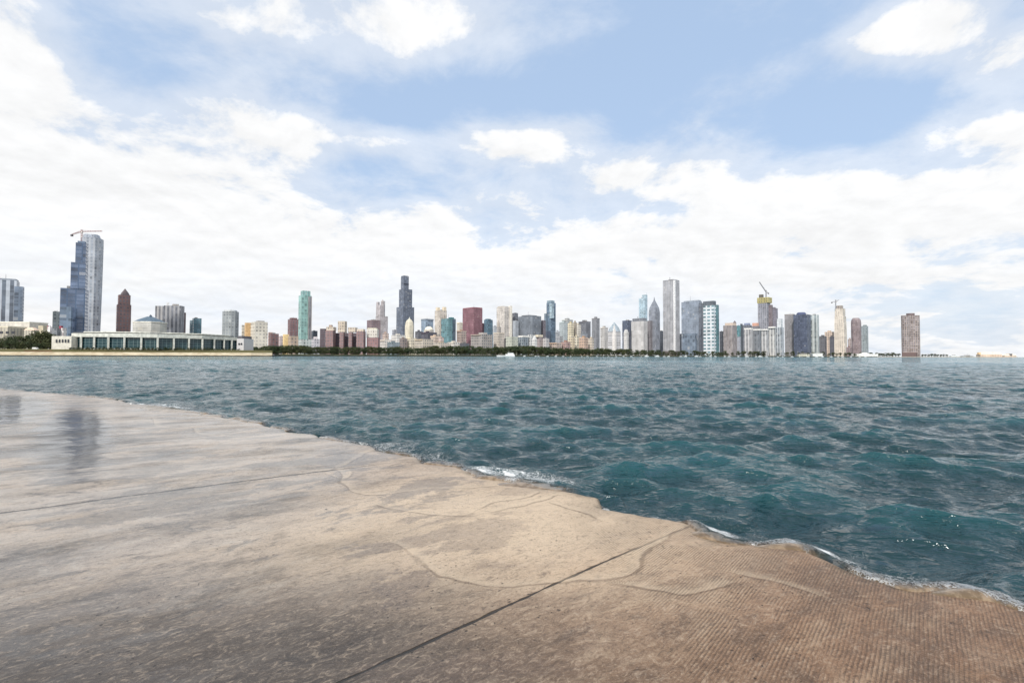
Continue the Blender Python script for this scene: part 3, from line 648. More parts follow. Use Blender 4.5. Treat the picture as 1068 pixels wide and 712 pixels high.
# octagonal hall with dark pyramid roof, behind it
oc = T('exhibition_hall', 'octagonal white stone hall with dark blue low pyramid roof behind the glass front', 680, [
  ('drum', 138.5, 174.2, 336.4, fac((222, 216, 200), (206, 200, 184), 4, 2.2, .94, .85, .7, .06), dict(shape='oct', rot=10)),
  ('cornice', 138, 174.7, (336.9, 335.9), plain('ccn', (232, 228, 216)), dict(shape='oct', rot=10)),
  ('pyramid_roof', 138.6, 173.2, [(336, 1), (333.6, .72), (330.2, .18)], plain('slate', (84, 104, 120), .5), dict(shape='oct', rot=10)),
  ('lantern', 155.4, 158.8, [(330.6, 1), (329.4, .9), (328, .15)], plain('lantern', (70, 84, 98), .5), dict(shape='oct'))])
# natural history museum, left
mu, mloc = T('museum', 'long cream museum with columned front and pale roof behind the left trees', 760, [
  ('main_wing', -40, 27, 341.5, fac((204, 192, 164), (164, 150, 124), 5, 30, .35, 1, .7, .1), dict(asp=.4, rot=0)),
  ('attic', -38, 50, (346, 336.9), fac((220, 210, 188), (196, 184, 160), 5, 2.4, .5, .5, .7, .1), dict(asp=.3, rot=0, D=790)),
  ('roof', -40, 50.5, (337.2, 336), plain('museum_roof', (232, 226, 210)), dict(asp=.3, rot=0, D=790)),
  ('cornice', -41, 27.6, (342.2, 340.4), plain('mc', (214, 206, 186)), dict(asp=.4, rot=0)),
  ('end_wing', 25, 41, 344.2, fac((206, 194, 168), (158, 142, 118), 4, 30, .4, 1, .7, .1), dict(asp=.5, rot=0, D=752)),
  ('hipped_roof', 24.6, 41.4, [(344.4, 1), (341.6, .5)], plain('clay', (226, 200, 178)), dict(asp=.5, rot=0, D=752)),
  ('end_block', 40, 49.6, 339.6, plain('endb', (196, 186, 162)), dict(rot=0, D=775))])
for x in (-3, 0, 6, 12):
    m = MB(); A, B = at(x, 345.4, 739), at(x+3, 348, 739); m.box(((A.x+B.x)/2, 739.2), (1, 0), (0, 1), (B.x-A.x)/2, .3, B.z, A.z)
    m.build('window', plain('dark_glass', (62, 64, 70), .2), mu, origin=mloc)
T('office_building', 'small white building with red flags beside the museum', 700, [
  (P, 49.6, 54.6, 340.6, plain('wb', (232, 228, 226)), dict(rot=0)), ('grey_block', 54.4, 64, 342.6, fac((128, 132, 136), (84, 88, 94), 4, 4), dict(rot=0)), ('white_wing', 62.6, 69.6, 342, fac((236, 230, 226), (200, 180, 176), 4, 4), dict(rot=0, D=705)),
  ('red_roof', 61.6, 65.8, (344, 339.8), plain('rr', (150, 62, 78)), dict(rot=0, D=704)), ('red_roof', 49.2, 51, (343, 339.6), plain('rr', (150, 62, 78)), dict(rot=0, D=699))])
# ------------------------------------------------------------------ trees
lm, t, b = newmat('foliage')
oi = t.add('ShaderNodeObjectInfo').outputs['Random']; pos = t.add('ShaderNodeNewGeometry').outputs['Position']
n1 = t.noise(pos, .35, 3, .6)
c = t.mix(t.ss(n1, .35, .65), (.022, .042, .024), (.06, .085, .036)); c = t.mix(t.m('MULTIPLY', oi, .7), c, (.085, .088, .034))
t.put(b.inputs['Base Color'], c); b.inputs['Roughness'].default_value = .7; b.inputs['Specular IOR Level'].default_value = .25
LEAF = lm; BARK = plain('bark', (82, 70, 58), .9)
def make_tree(seed, h=12.0, spread=.62, n=1150, ls=.55):
    rnd = random.Random(seed)
    root = bpy.data.objects.new('shade_tree', None); COL.objects.link(root)
    m = MB(); top = Vector((rnd.uniform(-.4, .4), rnd.uniform(-.4, .4), h*.5)); m.tube((0, 0, -1.2), top, h*.032, h*.018, 7)
    limbs = []
    for k in range(7):
        a = k*2.4+rnd.random(); q = top*rnd.uniform(.55, 1); e = q+Vector((math.cos(a)*h*.26, math.sin(a)*h*.26, h*rnd.uniform(.08, .32)))
        m.tube(q, e, h*.014, h*.005, 5); limbs.append(e)
    m.build('trunk', BARK, root)
    cl = []
    for k in range(26):
        a = rnd.uniform(0, 6.283); r = math.sqrt(rnd.random())*h*spread*.72; zc = rnd.uniform(.16, .88)
        r *= math.sqrt(max(.12, 1-((zc-.5)/.46)**2)); cl.append((Vector((math.cos(a)*r, math.sin(a)*r, h*zc)), h*rnd.uniform(.09, .17)))
    m = MB()
    for k in range(n):
        c, r = rnd.choice(cl); d = Vector((rnd.gauss(0, 1), rnd.gauss(0, 1), rnd.gauss(0, .8))).normalized()*r*rnd.uniform(.6, 1.1)
        p = c+d; u = Vector((rnd.gauss(0, 1), rnd.gauss(0, 1), rnd.gauss(0, .6))).normalized(); w = u.orthogonal().normalized(); s = ls*rnd.uniform(.5, 1.3)
        w = (Matrix.Rotation(rnd.random()*6.28, 3, u) @ w); x = u.cross(w)
        m.face([p-w*s*.6, p+x*s, p+w*s*.6, p-x*s])
    m.build('crown', LEAF, root); return root
protos = [make_tree(s, 12.0, sp) for s, sp in ((1, .62), (2, .72), (3, .55), (4, .66), (5, .8))]
used = set()
def tree(px, D, z, h, label, group, k=None):
    k = random.randrange(5) if k is None else k
    if k in used: o = copy_tree(protos[k])
    else: o = protos[k]; used.add(k)
    p = at(px, 368, D); o.location = (p.x, D, z); s = h/12.0; o.scale = (s*random.uniform(.95, 1.3), s*random.uniform(.95, 1.2), s); o.rotation_euler = (0, 0, random.random()*6.28)
    tag(o, label, 'tree', group); return o
rr = random.Random(11)
G1 = 'trees along the lakefront park'
def ztop(px, y, D): return at(px, y, D).z
topy = [(255, 362), (275, 361.2), (300, 360), (330, 361.2), (345, 362), (400, 361.8), (440, 362.2), (455, 360.8), (500, 361.4), (534, 360.8), (550, 361.2), (575, 362), (640, 364), (690, 365.5), (760, 366.6)]
x = 250
while x < 762:
    D = shoreD(max(x, 292))+24+rr.random()*10; y = interp(x, topy)+rr.uniform(-1.1, 2.2); z = 2.6
    h = ztop(x, y, D)-z
    tree(x, D, z, max(h, 5), 'dense dark green shade tree in the long row of the far shore', G1)
    x += rr.uniform(3.6, 5.4)*(1080/D if D > 900 else 1)
x = 252
while x < 690:
    D = shoreD(max(x, 292))+48+rr.random()*30; y = interp(x, topy)+rr.uniform(-.9, .6)
    tree(x, D, 2.6, max(ztop(x, y, D)-2.6, 5), 'dense dark green shade tree in the long row of the far shore', G1)
    x += rr.uniform(5.5, 8.5)
x = 764
while x < 912:
    D = shoreD(x)+20+rr.random()*30
    tree(x, D, 3.6, rr.uniform(9, 15), 'small street tree below the right hand towers', 'small trees below the right hand towers'); x += rr.uniform(3.6, 6.5)
ty = [(-6, 352), (5, 350.5), (12, 349), (22, 350), (30, 350), (36, 346.5), (42, 344.8), (48, 346), (54, 349)]
for i, (x, y) in enumerate(ty):
    tree(x, 585+i % 3*14, 7.2, ztop(x, y, 590)-7.4, 'tall bushy tree left of the aquarium before the museum', 'trees left of the aquarium')
for x, y in [(-3, 356), (3, 355), (9, 355.5), (15, 354.5), (20, 356), (25, 357), (31, 355.5), (46, 356.5), (51, 357)]:
    tree(x, 562, 7.0, ztop(x, y, 562)-7.2, 'lower bushy tree in front of the museum trees', 'lower trees before the museum')
tree(39, 556, 6.8, 7.5, 'yellow green low tree beside the white van', None, 3)
for x in np.arange(56, 252, 3.4):
    D = aqD(x)-7; tree(x+rr.uniform(-1, 1), D, 6.6, rr.uniform(2.2, 3.6), 'low dark shrub along the foot of the aquarium glass', 'shrubs along the aquarium front')
for x in np.arange(915, 938, 3.2): tree(x, 2300, 2, rr.uniform(15, 20), 'tree on the flat spit left of the lone brown tower', 'trees left of the lone tower')
for x in np.arange(962, 990, 3.2): tree(x, 2300, 2, rr.uniform(10, 17), 'tree on the flat spit right of the lone brown tower', 'trees right of the lone tower')
# white van and rail fence on the left bank
def box_part(root, loc, name, c, h, mat, ax=(1, 0), ay=(0, 1)):
    m = MB(); m.box((loc.x+c[0], loc.y+c[1]), ax, ay, h[0], h[1], loc.z+c[2], loc.z+c[2]+h[2]); return m.build(name, mat, root, origin=loc)
loc = at(36.5, 366, 549); loc.z = 7.1
van = empty('delivery_van', loc, 'white van parked on the far left bank before the trees', 'van')
WP = plain('white_paint', (236, 236, 234), .35, .04); DG = plain('tinted_glass', (50, 56, 62), .1); TY = plain('rubber', (30, 30, 30), .8)
box_part(van, loc, 'body', (0, 0, .35), (2.3, 1, 1.9), WP); box_part(van, loc, 'cab', (2.75, 0, .35), (.5, .95, 1.2), WP); box_part(van, loc, 'window', (2.4, -1.01, 1.3), (.35, .02, .6), DG)
for sx in (-1.4, 1.6):
    for sy in (-.9, .9):
        m = MB(); m.tube((loc.x+sx, loc.y+sy-.12, loc.z+.36), (loc.x+sx, loc.y+sy+.12, loc.z+.36), .36, n=12); m.build('wheel', TY, van, origin=loc)
loc = at(40, 367, shoreD(40)+9.5); loc.z = 4.4
fe = empty('rail_fence', loc, 'low red brown rail fence on the left bank above the seawall', 'fence')
RU = plain('rust', (128, 72, 62), .7); A = at(25, 367, shoreD(25)+9.5); B = at(54, 367, shoreD(54)+9.5)
for i in range(16):
    q = A.lerp(B, i/15); m = MB(); m.tube((q.x, q.y, 4.2), (q.x, q.y, 5.6), .09, n=6); m.build('post', RU, fe, origin=loc)
for z in (4.75, 5.15, 5.55):
    m = MB(); m.tube((A.x, A.y, z), (B.x, B.y, z), .08, n=6); m.build('rail', RU, fe, origin=loc)
# ------------------------------------------------------------------ boats and pier
WZ = -.14
def hull(mb, L, Wd, H, nose=.35):
    top = [(-L/2, -Wd/2), (L*(.5-nose), -Wd/2), (L*.42, -Wd*.25), (L/2, 0), (L*.42, Wd*.25), (L*(.5-nose), Wd/2), (-L/2, Wd/2)]
    mb.prism([[(x*.94, y*.7, -.4) for x, y in top], [(x*.97, y*.92, H*.45) for x, y in top], [(x, y, H*(1+.18*max(0, x/L*2))) for x, y in top]], 0)
loc = at(527.5, 372.6, 830); loc.z = WZ
tb = empty('tour_boat', loc, 'white double deck tour boat crossing the water before the far trees', 'boat')
def loc_build(mb, name, mat, root, rot=0):
    o = mb.build(name, mat); o.parent = root; return o
m = MB(); hull(m, 31, 7, 1.9); loc_build(m, 'hull', WP, tb)
m = MB(); m.box((-7, 0), (1, 0), (0, 1), 7.4, 2.6, 1.85, 4.3); loc_build(m, 'cabin', WP, tb)
m = MB(); m.box((-8, 0), (1, 0), (0, 1), 4.8, 2.3, 4.35, 6.3); loc_build(m, 'upper_cabin', WP, tb)
m = MB(); m.box((-8, 0), (1, 0), (0, 1), 5.6, 2.8, 6.35, 6.6); loc_build(m, 'canopy', WP, tb)
for i in range(7):
    m = MB(); m.box((-13.4+i*2.05, -2.62), (1, 0), (0, 1), .62, .04, 2.6, 3.8); loc_build(m, 'window', DG, tb)
m = MB(); m.tube((-5, 0, 6.6), (-5.4, 0, 9.6), .16, .08); loc_build(m, 'mast', WP, tb)
for s in (-1, 1):
    m = MB(); m.tube((1, 3*s, 2.9), (13, 2.2*s, 3.2), .07, n=4)
    for i in range(7): m.tube((1+i*2, s*(3-i*.13), 1.9), (1+i*2, s*(3-i*.13), 3), .05, n=4)
    loc_build(m, 'railing', WP, tb)
tb.location = loc; tb.rotation_euler = (0, 0, math.pi)
def sail():
    r = bpy.data.objects.new('moored_sailboat', None); COL.objects.link(r)
    m = MB(); hull(m, 10, 3, 1.2, .45); loc_build(m, 'hull', WP, r)
    m = MB(); m.box((-.6, 0), (1, 0), (0, 1), 2, .9, 1.2, 1.8); loc_build(m, 'cabin', WP, r)
    m = MB(); m.tube((.8, 0, 1.2), (.8, 0, 13), .14, .09); loc_build(m, 'mast', plain('spar', (210, 210, 210), .4), r)
    m = MB(); m.tube((.8, 0, 2.6), (-3.6, 0, 2.7), .2, .16); loc_build(m, 'boom', plain('sail_cover', (110, 130, 170), .8), r); return r
def motor():
    r = bpy.data.objects.new('moored_motorboat', None); COL.objects.link(r)
    m = MB(); hull(m, 11, 3.6, 1.5, .4); loc_build(m, 'hull', WP, r)
    m = MB(); m.box((-1, 0), (1, 0), (0, 1), 2.6, 1.4, 1.5, 3.1); loc_build(m, 'cabin', WP, r)
    m = MB(); m.box((-1.2, 0), (1, 0), (0, 1), 2, 1.45, 2.2, 2.7); loc_build(m, 'window', DG, r)
    m = MB(); m.box((-1.4, 0), (1, 0), (0, 1), 1.9, 1.2, 3.8, 3.95); m.tube((-1.4, 0, 3), (-1.4, 0, 5.4), .07); loc_build(m, 'flybridge', WP, r); return r
pb = [sail(), motor()]; fb = [True, True]
for i in range(46):
    k = 0 if rr.random() < .45 else 1
    o = pb[k] if fb[k] else copy_tree(pb[k]); fb[k] = False
    x = 548+i*8.1+rr.uniform(-3, 3) if i < 16 else 676+(i-16)*7.9+rr.uniform(-3, 3)
    D = shoreD(x)-rr.uniform(8, 40); p = at(x, 370, D); o.location = (p.x, D, WZ); s = rr.uniform(.6, 1.1)*(1.1 if i > 15 else .55); o.scale = (s, s, s); o.rotation_euler = (0, 0, rr.uniform(-.5, .5)+(3.14 if rr.random() < .5 else 0))
    tag(o, 'small white sailing boat moored along the far shore' if k == 0 else 'small white motor boat moored along the far shore', 'boat', 'moored boats along the far shore' if k else 'moored sailing boats along the far shore')
T('marina_pavilion', 'long white low marina building right of the last city tower', 1760, [('hall', 888, 916, 369, plain('mw', (236, 234, 228)), dict(asp=.2, rot=0)), ('tent_roof', 895, 908, [(369.1, 1), (367.6, .15)], plain('mw', (236, 234, 228)), dict(asp=.5, rot=0))])
T('marina_pavilion', 'white low pavilion under the dark navy tower', 1540, [('hall', 846, 858, 369, plain('mw', (236, 234, 228)), dict(asp=.3, rot=0)), ('flat_roof', 845, 858.6, (369, 368.3), plain('mw2', (240, 238, 232)), dict(asp=.3, rot=0))])
T('marina_pavilion', 'cream low pavilion left of the white one under the navy tower', 1540, [('hall', 831, 845, 369.2, fac((214, 204, 170), (160, 150, 120), 4, 3), dict(asp=.3, rot=0))])
T('pier_building', 'long cream pier hall with gabled white roof at far right', 2360, [
  ('hall', 1018, 1045, 369.5, fac((228, 196, 164), (190, 150, 120), 12, 6, .4, .6, .6), dict(asp=.2, rot=0)), ('gabled_roof', 1017.6, 1045.4, [(369.6, 1), (367.2, .8)], plain('pr', (240, 226, 210)), dict(asp=.2, rot=0)),
  ('gable_end', 1019, 1023, (369.6, 367.4), plain('pg', (236, 200, 160)), dict(rot=0, D=2340))])
T('pier_building', 'lower cream pier hall at the very right end of the pier', 2360, [
  ('hall', 1045, 1060, 370.6, fac((226, 200, 172), (190, 156, 130), 10, 6, .4, .6, .6), dict(asp=.25, rot=0)), ('gabled_roof', 1045, 1060.4, [(370.7, 1), (369, .75)], plain('pr', (240, 226, 210)), dict(asp=.25, rot=0))])
T('pier_shed', 'small white shed on the pier just right of the spit trees', 2360, [
  ('wall', 990, 999, 371, plain('ps', (228, 228, 226)), dict(asp=.3, rot=0)), ('roof', 989.8, 999.2, [(371.1, 1), (370.3, .6)], plain('psr', (205, 208, 208)), dict(asp=.3, rot=0))])
T('pier_shed', 'long grey shed on the pier left of the cream gabled hall', 2360, [
  ('wall', 1001, 1016, 371.4, plain('ps2', (170, 176, 178)), dict(asp=.3, rot=0)), ('roof', 1000.8, 1016.2, [(371.5, 1), (370.8, .7)], plain('ps2r', (150, 155, 158)), dict(asp=.3, rot=0))])
# ------------------------------------------------------------------ promenade slab (foreground)
E_px = [(0, 405.2), (60, 409.6), (122, 415.6), (140, 420.5), (158, 421.2), (196, 427.6), (216, 430.4), (231, 432), (236, 434.6), (252, 435.8), (257, 438.4), (273, 439.6), (278, 442.4), (298, 445.6), (302, 448.6), (331, 451.6), (336, 455), (362, 459), (390, 462.6), (394, 467.5), (437, 474), (441, 480),
        (478, 484), (487, 487), (500, 493), (540, 499.5), (562, 505.5), (600, 511), (626, 516), (631, 527), (660, 531), (700, 536.5), (722, 541), (734, 551), (762, 560.5), (790, 563.5), (816, 562.5), (846, 570), (872, 580), (898, 592), (925, 601), (950, 607), (978, 606.5), (1010, 611), (1040, 619), (1068, 628)]
E = [Vector((-150, 105)), Vector((-90, 65)), Vector((-45, 37.5))]+[ground(x, y).to_2d() for x, y in E_px]+[Vector((4.1, 2.5)), Vector((5.2, .6)), Vector((7.5, -3.2)), Vector((11, -9)), Vector((22, -26))]
def resample(P):
    out = []
    for i in range(len(P)-1):
        p0, p1, p2, p3 = P[max(i-1, 0)], P[i], P[i+1], P[min(i+2, len(P)-1)]
        L = (p2-p1).length; n = max(2, int(L/max(.012, .0042*((p1+p2)/2).length)))
        for k in range(n):
            t_ = k/n; a = .5*((2*p1)+(p2-p0)*t_*.6+(2*p0*0-0*p1)) if False else p1.lerp(p2, t_)
            out.append(a)
    out.append(P[-1]); return out
Es = np.array([(v.x, v.y) for v in resample(E)])
# soften corners a little and roughen
dist = np.linalg.norm(Es, axis=1)
for _ in range(3): Es[1:-1] = .25*Es[:-2]+.5*Es[1:-1]+.25*Es[2:]
seg = np.r_[0, np.cumsum(np.linalg.norm(np.diff(Es, axis=0), axis=1))]
VN = np.array([-.62, -.785])
rough = np.array([noise.fractal(Vector((s*1.6, 3.1, 0)), 1, 2, 4) for s in seg])*.05+np.array([noise.noise(Vector((s*9, 7, 0))) for s in seg])*.012
Es = Es-VN[None, :]*rough[:, None]
ts = [0.0]
while ts[-1] < 90: ts.append(ts[-1]+max(.012, min(.016+ts[-1]*.0085, 1.2)) if ts[-1] > .02 else ts[-1]+.01)
ts = np.array(ts)
nS, nT = len(Es), len(ts)
X = Es[:, 0][:, None]+VN[0]*ts[None, :]; Y = Es[:, 1][:, None]+VN[1]*ts[None, :]
def vnoise(X, Y, scale, seed, octv=4, gain=.5):
    out = np.zeros_like(X); amp = 1; r = np.random.default_rng(seed); 
    for o in range(octv):
        tab = r.random((256, 256)).astype(np.float32)*2-1
        x = X*scale*2**o+37.3*o; y = Y*scale*2**o+11.1*o
        xi = np.floor(x).astype(np.int64); yi = np.floor(y).astype(np.int64); fx = x-xi; fy = y-yi
        fx = fx*fx*(3-2*fx); fy = fy*fy*(3-2*fy)
        g = lambda a, b: tab[a & 255, b & 255]
        out += amp*((g(xi, yi)*(1-fx)+g(xi+1, yi)*fx)*(1-fy)+(g(xi, yi+1)*(1-fx)+g(xi+1, yi+1)*fx)*fy); amp *= gain
    return out
Z = .008*vnoise(X, Y, .5, 3)+.0025*vnoise(X, Y, 4, 4)
lip = np.exp(-ts/.10)*.05+np.exp(-ts/.03)*.05
Z = Z-lip[None, :]
def mesh_grid(name, X, Y, Z, mat, attrs=None, flip=False):
    a, b_ = X.shape; me = bpy.data.meshes.new(name)
    co = np.stack([X, Y, Z], -1).reshape(-1, 3).astype(np.float32)
    i = np.arange(a*b_).reshape(a, b_)
    q = np.stack([i[:-1, :-1], i[1:, :-1], i[1:, 1:], i[:-1, 1:]], -1).reshape(-1, 4)
    if flip: q = q[:, ::-1]
    me.vertices.add(a*b_); me.vertices.foreach_set('co', co.ravel())
    me.loops.add(q.size); me.loops.foreach_set('vertex_index', q.ravel().astype(np.int32))
    me.polygons.add(len(q)); me.polygons.foreach_set('loop_start', np.arange(0, q.size, 4, dtype=np.int32))
    me.polygons.foreach_set('use_smooth', np.ones(len(q), dtype=bool))
    for k, v in (attrs or {}).items():
        at_ = me.attributes.new(k, 'FLOAT', 'POINT'); at_.data.foreach_set('value', v.ravel().astype(np.float32))
    me.materials.append(mat); me.update(calc_edges=True); me.validate()
    o = bpy.data.objects.new(name, me); COL.objects.link(o); return o
# vertical face in front
X = np.concatenate([Es[:, :1]-VN[0]*.02, Es[:, :1]-VN[0]*.01, X], 1); Y = np.concatenate([Es[:, 1:]-VN[1]*.02, Es[:, 1:]-VN[1]*.01, Y], 1)
Z = np.concatenate([np.full((nS, 1), -1.6), Z[:, :1]-.08, Z], 1)
SW = [
  [(352, 487), (357, 505), (372, 513), (398, 516), (440, 511), (490, 508.5), (532, 505)],
  [(398, 529), (420, 533), (450, 537.5), (482, 538), (512, 534), (545, 527), (588, 516)],
  [(482, 537), (500, 530), (518, 523), (545, 519), (566, 513)],
  [(415, 568), (428, 580), (446, 596), (468, 605), (505, 610), (560, 611), (612, 609), (648, 603), (668, 594), (676, 584), (682, 570), (700, 558), (718, 549)],
  [(640, 610), (676, 614), (716, 620), (735, 617), (752, 609)],
  [(574, 525), (598, 532), (622, 540)],
  [(158, 436), (160, 443), (178, 446), (212, 446), (250, 444.5), (272, 441.6)],
  [(200, 446), (206, 452), (226, 455), (262, 456), (300, 453), (330, 453)],
  [(196, 431), (226, 436), (252, 437.5)],
  [(330, 492), (352, 489), (376, 476), (392, 467)], [(338, 494), (358, 500), (366, 492)], [(776, 598), (806, 606), (842, 615)]]
rim = np.full(X.shape, 9.0)
for pts in SW:
    Pq = [ground(x, y) for x, y in pts]; out = []
    for i in range(len(Pq)-1):
        p0, p1, p2, p3 = Pq[max(i-1, 0)], Pq[i], Pq[i+1], Pq[min(i+2, len(Pq)-1)]
        for k in range(6):
            q = k/6; out.append(.5*((2*p1)+(p2-p0)*q+(2*p0-5*p1+4*p2-p3)*q*q+(3*p1-p0-3*p2+p3)*q**3))
    out.append(Pq[-1]); xs_ = [p.x for p in out]; ys_ = [p.y for p in out]
    sel = np.where((X > min(xs_)-.6) & (X < max(xs_)+.6) & (Y > min(ys_)-.6) & (Y < max(ys_)+.6))
    px_, py_ = X[sel], Y[sel]; px_ = px_+.05*vnoise(px_, py_, 2.2, 31, 3); py_ = py_+.05*vnoise(px_, py_, 2.2, 32, 3); dmin = np.full(px_.shape, 9.0)
    for a, b2 in zip(out, out[1:]):
        dx, dy = b2.x-a.x, b2.y-a.y; L2_ = dx*dx+dy*dy+1e-9
        q = np.clip(((px_-a.x)*dx+(py_-a.y)*dy)/L2_, 0, 1)
        ex, ey = px_-a.x-q*dx, py_-a.y-q*dy; sg = np.sign(dx*ey-dy*ex); dd = np.hypot(ex, ey)
        up = dd < np.abs(dmin); dmin = np.where(up, dd*sg, dmin)
    cur = rim[sel]; rim[sel] = np.where(np.abs(dmin) < np.abs(cur), dmin, cur)
edge_d = np.concatenate([np.zeros((nS, 2)), np.repeat(ts[None, :], nS, 0)], 1)
cm, t, b = newmat('wet_concrete')
pos = t.add('ShaderNodeNewGeometry').outputs['Position']; xs = t.xyz(pos)
ed = t.add('ShaderNodeAttribute', attribute_name='edge').outputs['Fac']
dj = Vector((.807, .59, 0)); nj = Vector((-.59, .807, 0))
along = t.dot(pos, tuple(dj)); across = t.dot(pos, tuple(nj))
sv = t.comb(t.m('MULTIPLY', along, .5), across, 0.0)               # drawn out along the sweep of the trowel
big = t.noise(pos, .42, 5, .55, .6); big2 = t.noise(t.vm('ADD', sv, (7, 3, 1)), .9, 6, .62, .5)
mid = t.noise(t.vm('ADD', sv, (1, 5, 2)), 4.5, 8, .7, .8); fine = t.noise(t.vm('ADD', t.comb(t.m('MULTIPLY', along, .55), across), (2, 8, 0)), 21, 8, .78, 1.6); vfine = t.noise(pos, 150, 3, .7)
# zones: grey and wet to the left, brown and drier to the right
zx = t.m('ADD', t.m('ADD', xs[0], t.m('MULTIPLY', t.m('SUBTRACT', big, .5), 2.4)), t.m('MULTIPLY', xs[1], .06))
brown = t.ss(zx, -2.6, 1.3)
deep = t.ss(t.m('ADD', xs[0], t.m('MULTIPLY', t.m('SUBTRACT', big, .5), 1.5)), .2, 2.2)
c = t.mix(brown, (.42, .345, .275), (.50, .36, .24)); c = t.mix(t.m('MULTIPLY', deep, .8), c, (.31, .165, .085)); c = t.mix(t.m('MULTIPLY', t.ss(t.m('ADD', xs[1], t.m('MULTIPLY', t.m('SUBTRACT', big2, .5), 2.5)), 4.2, 1.7), .9), c, t.mix(t.ss(xs[0], -.8, .6), (.095, .062, .04), (.19, .097, .048)))  # nearest strip darkened in the colour, for weaker sky reflection close by
c = t.mix(t.ss(big2, .42, .72), c, t.mix(brown, (.045, .04, .036), (.15, .09, .055)))
c = t.mix(t.m('MULTIPLY', t.ss(mid, .5, .68), t.lr(deep, 0, 1, .65, .25)), c, t.mix(brown, (.42, .375, .32), (.50, .37, .25)))
c = t.mix(t.m('MULTIPLY', t.ss(mid, .5, .32), .6), c, t.mix(brown, (.03, .027, .026), (.07, .042, .027)))
# pale patch towards the middle of the frame
dc = t.vm('LENGTH', t.vm('MULTIPLY', t.vm('SUBTRACT', pos, (-.1, 5.2, 0)), (.42, .5, 0)), out=1)
dcn = t.m('ADD', dc, t.m('MULTIPLY', t.m('SUBTRACT', big, .5), 1.1))
c = t.mix(t.ss(dcn, 1.25, .2, 0, .8), c, (.62, .49, .35))
# near left gloom: dark stains, and weaker sky reflection put into the colour
dg = t.vm('LENGTH', t.vm('MULTIPLY', t.vm('SUBTRACT', pos, (-1.6, 2.2, 0)), (.36, .62, 0)), out=1)
c = t.mix(t.ss(t.m('ADD', dg, t.m('MULTIPLY', t.m('SUBTRACT', big2, .5), 1.3)), 1.2, .3, 0, .72), c, (.034, .029, .026))
damp = t.m('MULTIPLY', t.ss(t.noise(t.vm('ADD', t.comb(t.m('MULTIPLY', along, .6), across), (4, 1, 7)), .85, 10, .7, .4), .53, .565), t.ss(zx, 1.5, -1.0, .15, 1.0))
c = t.mix(t.m('MULTIPLY', damp, .55), c, t.mix(brown, (.06, .052, .044), (.15, .09, .055)))
grit = t.noise(t.vm('ADD', pos, (3, 3, 3)), 75, 4, .8)
c = t.mix(t.m('MULTIPLY', t.ss(grit, .54, .66), t.lr(brown, 0, 1, .12, .26)), c, (.62, .53, .43)); c = t.mix(t.m('MULTIPLY', t.ss(grit, .46, .34), .5), c, (.05, .035, .025))
c = t.mix(t.m('MULTIPLY', t.ss(fine, .5, .66), .42), c, (.58, .46, .34)); c = t.mix(t.m('MULTIPLY', t.ss(fine, .5, .34), .55), c, (.03, .022, .018))
# pits in clusters
vo = t.add('ShaderNodeTexVoronoi', Scale=17.0); t.l.new(t.vm('ADD', pos, t.vm('SCALE', t.noise(pos, 9, 3, .6, out=1), .12)), vo.inputs['Vector'])
patch = t.ss(t.noise(t.vm('ADD', pos, (9, 9, 9)), 1.1, 4, .6), .44, .6)
pit = t.m('MULTIPLY', t.ss(t.m('ADD', vo.outputs['Distance'], t.m('MULTIPLY', vfine, .12)), .22, .12), patch)
c = t.mix(t.m('MULTIPLY', pit, .85), c, (.015, .012, .01))
# grooved anti slip texture on the right
gn = t.noise(pos, 2.0, 3, .5)
ang = Vector((.64, .77, 0)).normalized(); gnv = Vector((-ang.y, ang.x, 0))
gph = t.m('ADD', t.m('MULTIPLY', t.dot(pos, tuple(gnv)), 6.2832/.0205), t.m('MULTIPLY', gn, 9.0))
gw = t.m('SINE', gph)
gph2 = t.m('ADD', t.m('MULTIPLY', t.dot(pos, tuple(ang)), 6.2832/.024), t.m('MULTIPLY', gn, 4.0))
gw2 = t.m('SINE', gph2)
gm_ = t.m('MULTIPLY', t.ss(t.m('SUBTRACT', t.m('ADD', xs[0], t.m('MULTIPLY', xs[1], .12)), t.m('MULTIPLY', t.m('SUBTRACT', big2, .5), 1.6)), 1.0, 1.55), t.m('MULTIPLY', t.ss(mid, .3, .55, .25, 1.0), t.ss(t.noise(pos, 2.6, 5, .65, .5), .36, .56, .2, 1.0)))
gm2 = t.m('MULTIPLY', gm_, t.ss(xs[0], 1.6, 2.4))
groove = t.m('ADD', t.m('MULTIPLY', t.ss(gw, -.1, -.85), gm_), t.m('MULTIPLY', t.m('MULTIPLY', t.ss(gw2, -.2, -.9), gm2), .55), clamp=True)
c = t.mix(t.m('MULTIPLY', groove, .38), c, (.035, .021, .014))
# joints between the slabs
def joint(p, d, w=.017, nz=.02):
    n = Vector((-d[1], d[0], 0)).normalized()
    q = t.m('SUBTRACT', t.dot(pos, tuple(n)), p[0]*n.x+p[1]*n.y)
    q = t.m('ADD', q, t.m('MULTIPLY', t.m('SUBTRACT', t.noise(pos, 3.0, 5, .65), .5), nz))
    q = t.m('ABSOLUTE', q); wd = t.m('MULTIPLY', t.lr(t.noise(pos, 7, 2), .3, .7, .5, 1.4), w)
    return t.ss(q, t.m('MULTIPLY', wd, 1.3), t.m('MULTIPLY', wd, .5))
pA, dA = ground(0, 535), (.807, .59); pB = ground(350, 712); pB2 = ground(722, 545); dB = (pB2.x-pB.x, pB2.y-pB.y); pC = ground(0, 472)
J = t.m('MAXIMUM', joint(pA, dA, .024), joint(pB, dB, .0105)); J = t.m('MAXIMUM', J, joint(pC, (.806, .592), .012))
pD = Vector((pC.x-.59*4.6, pC.y+.807*4.6)); J = t.m('MAXIMUM', J, joint(pD, dA, .012))
J = t.m('MULTIPLY', J, t.ss(ed, .5, 1.6, .25, 1))
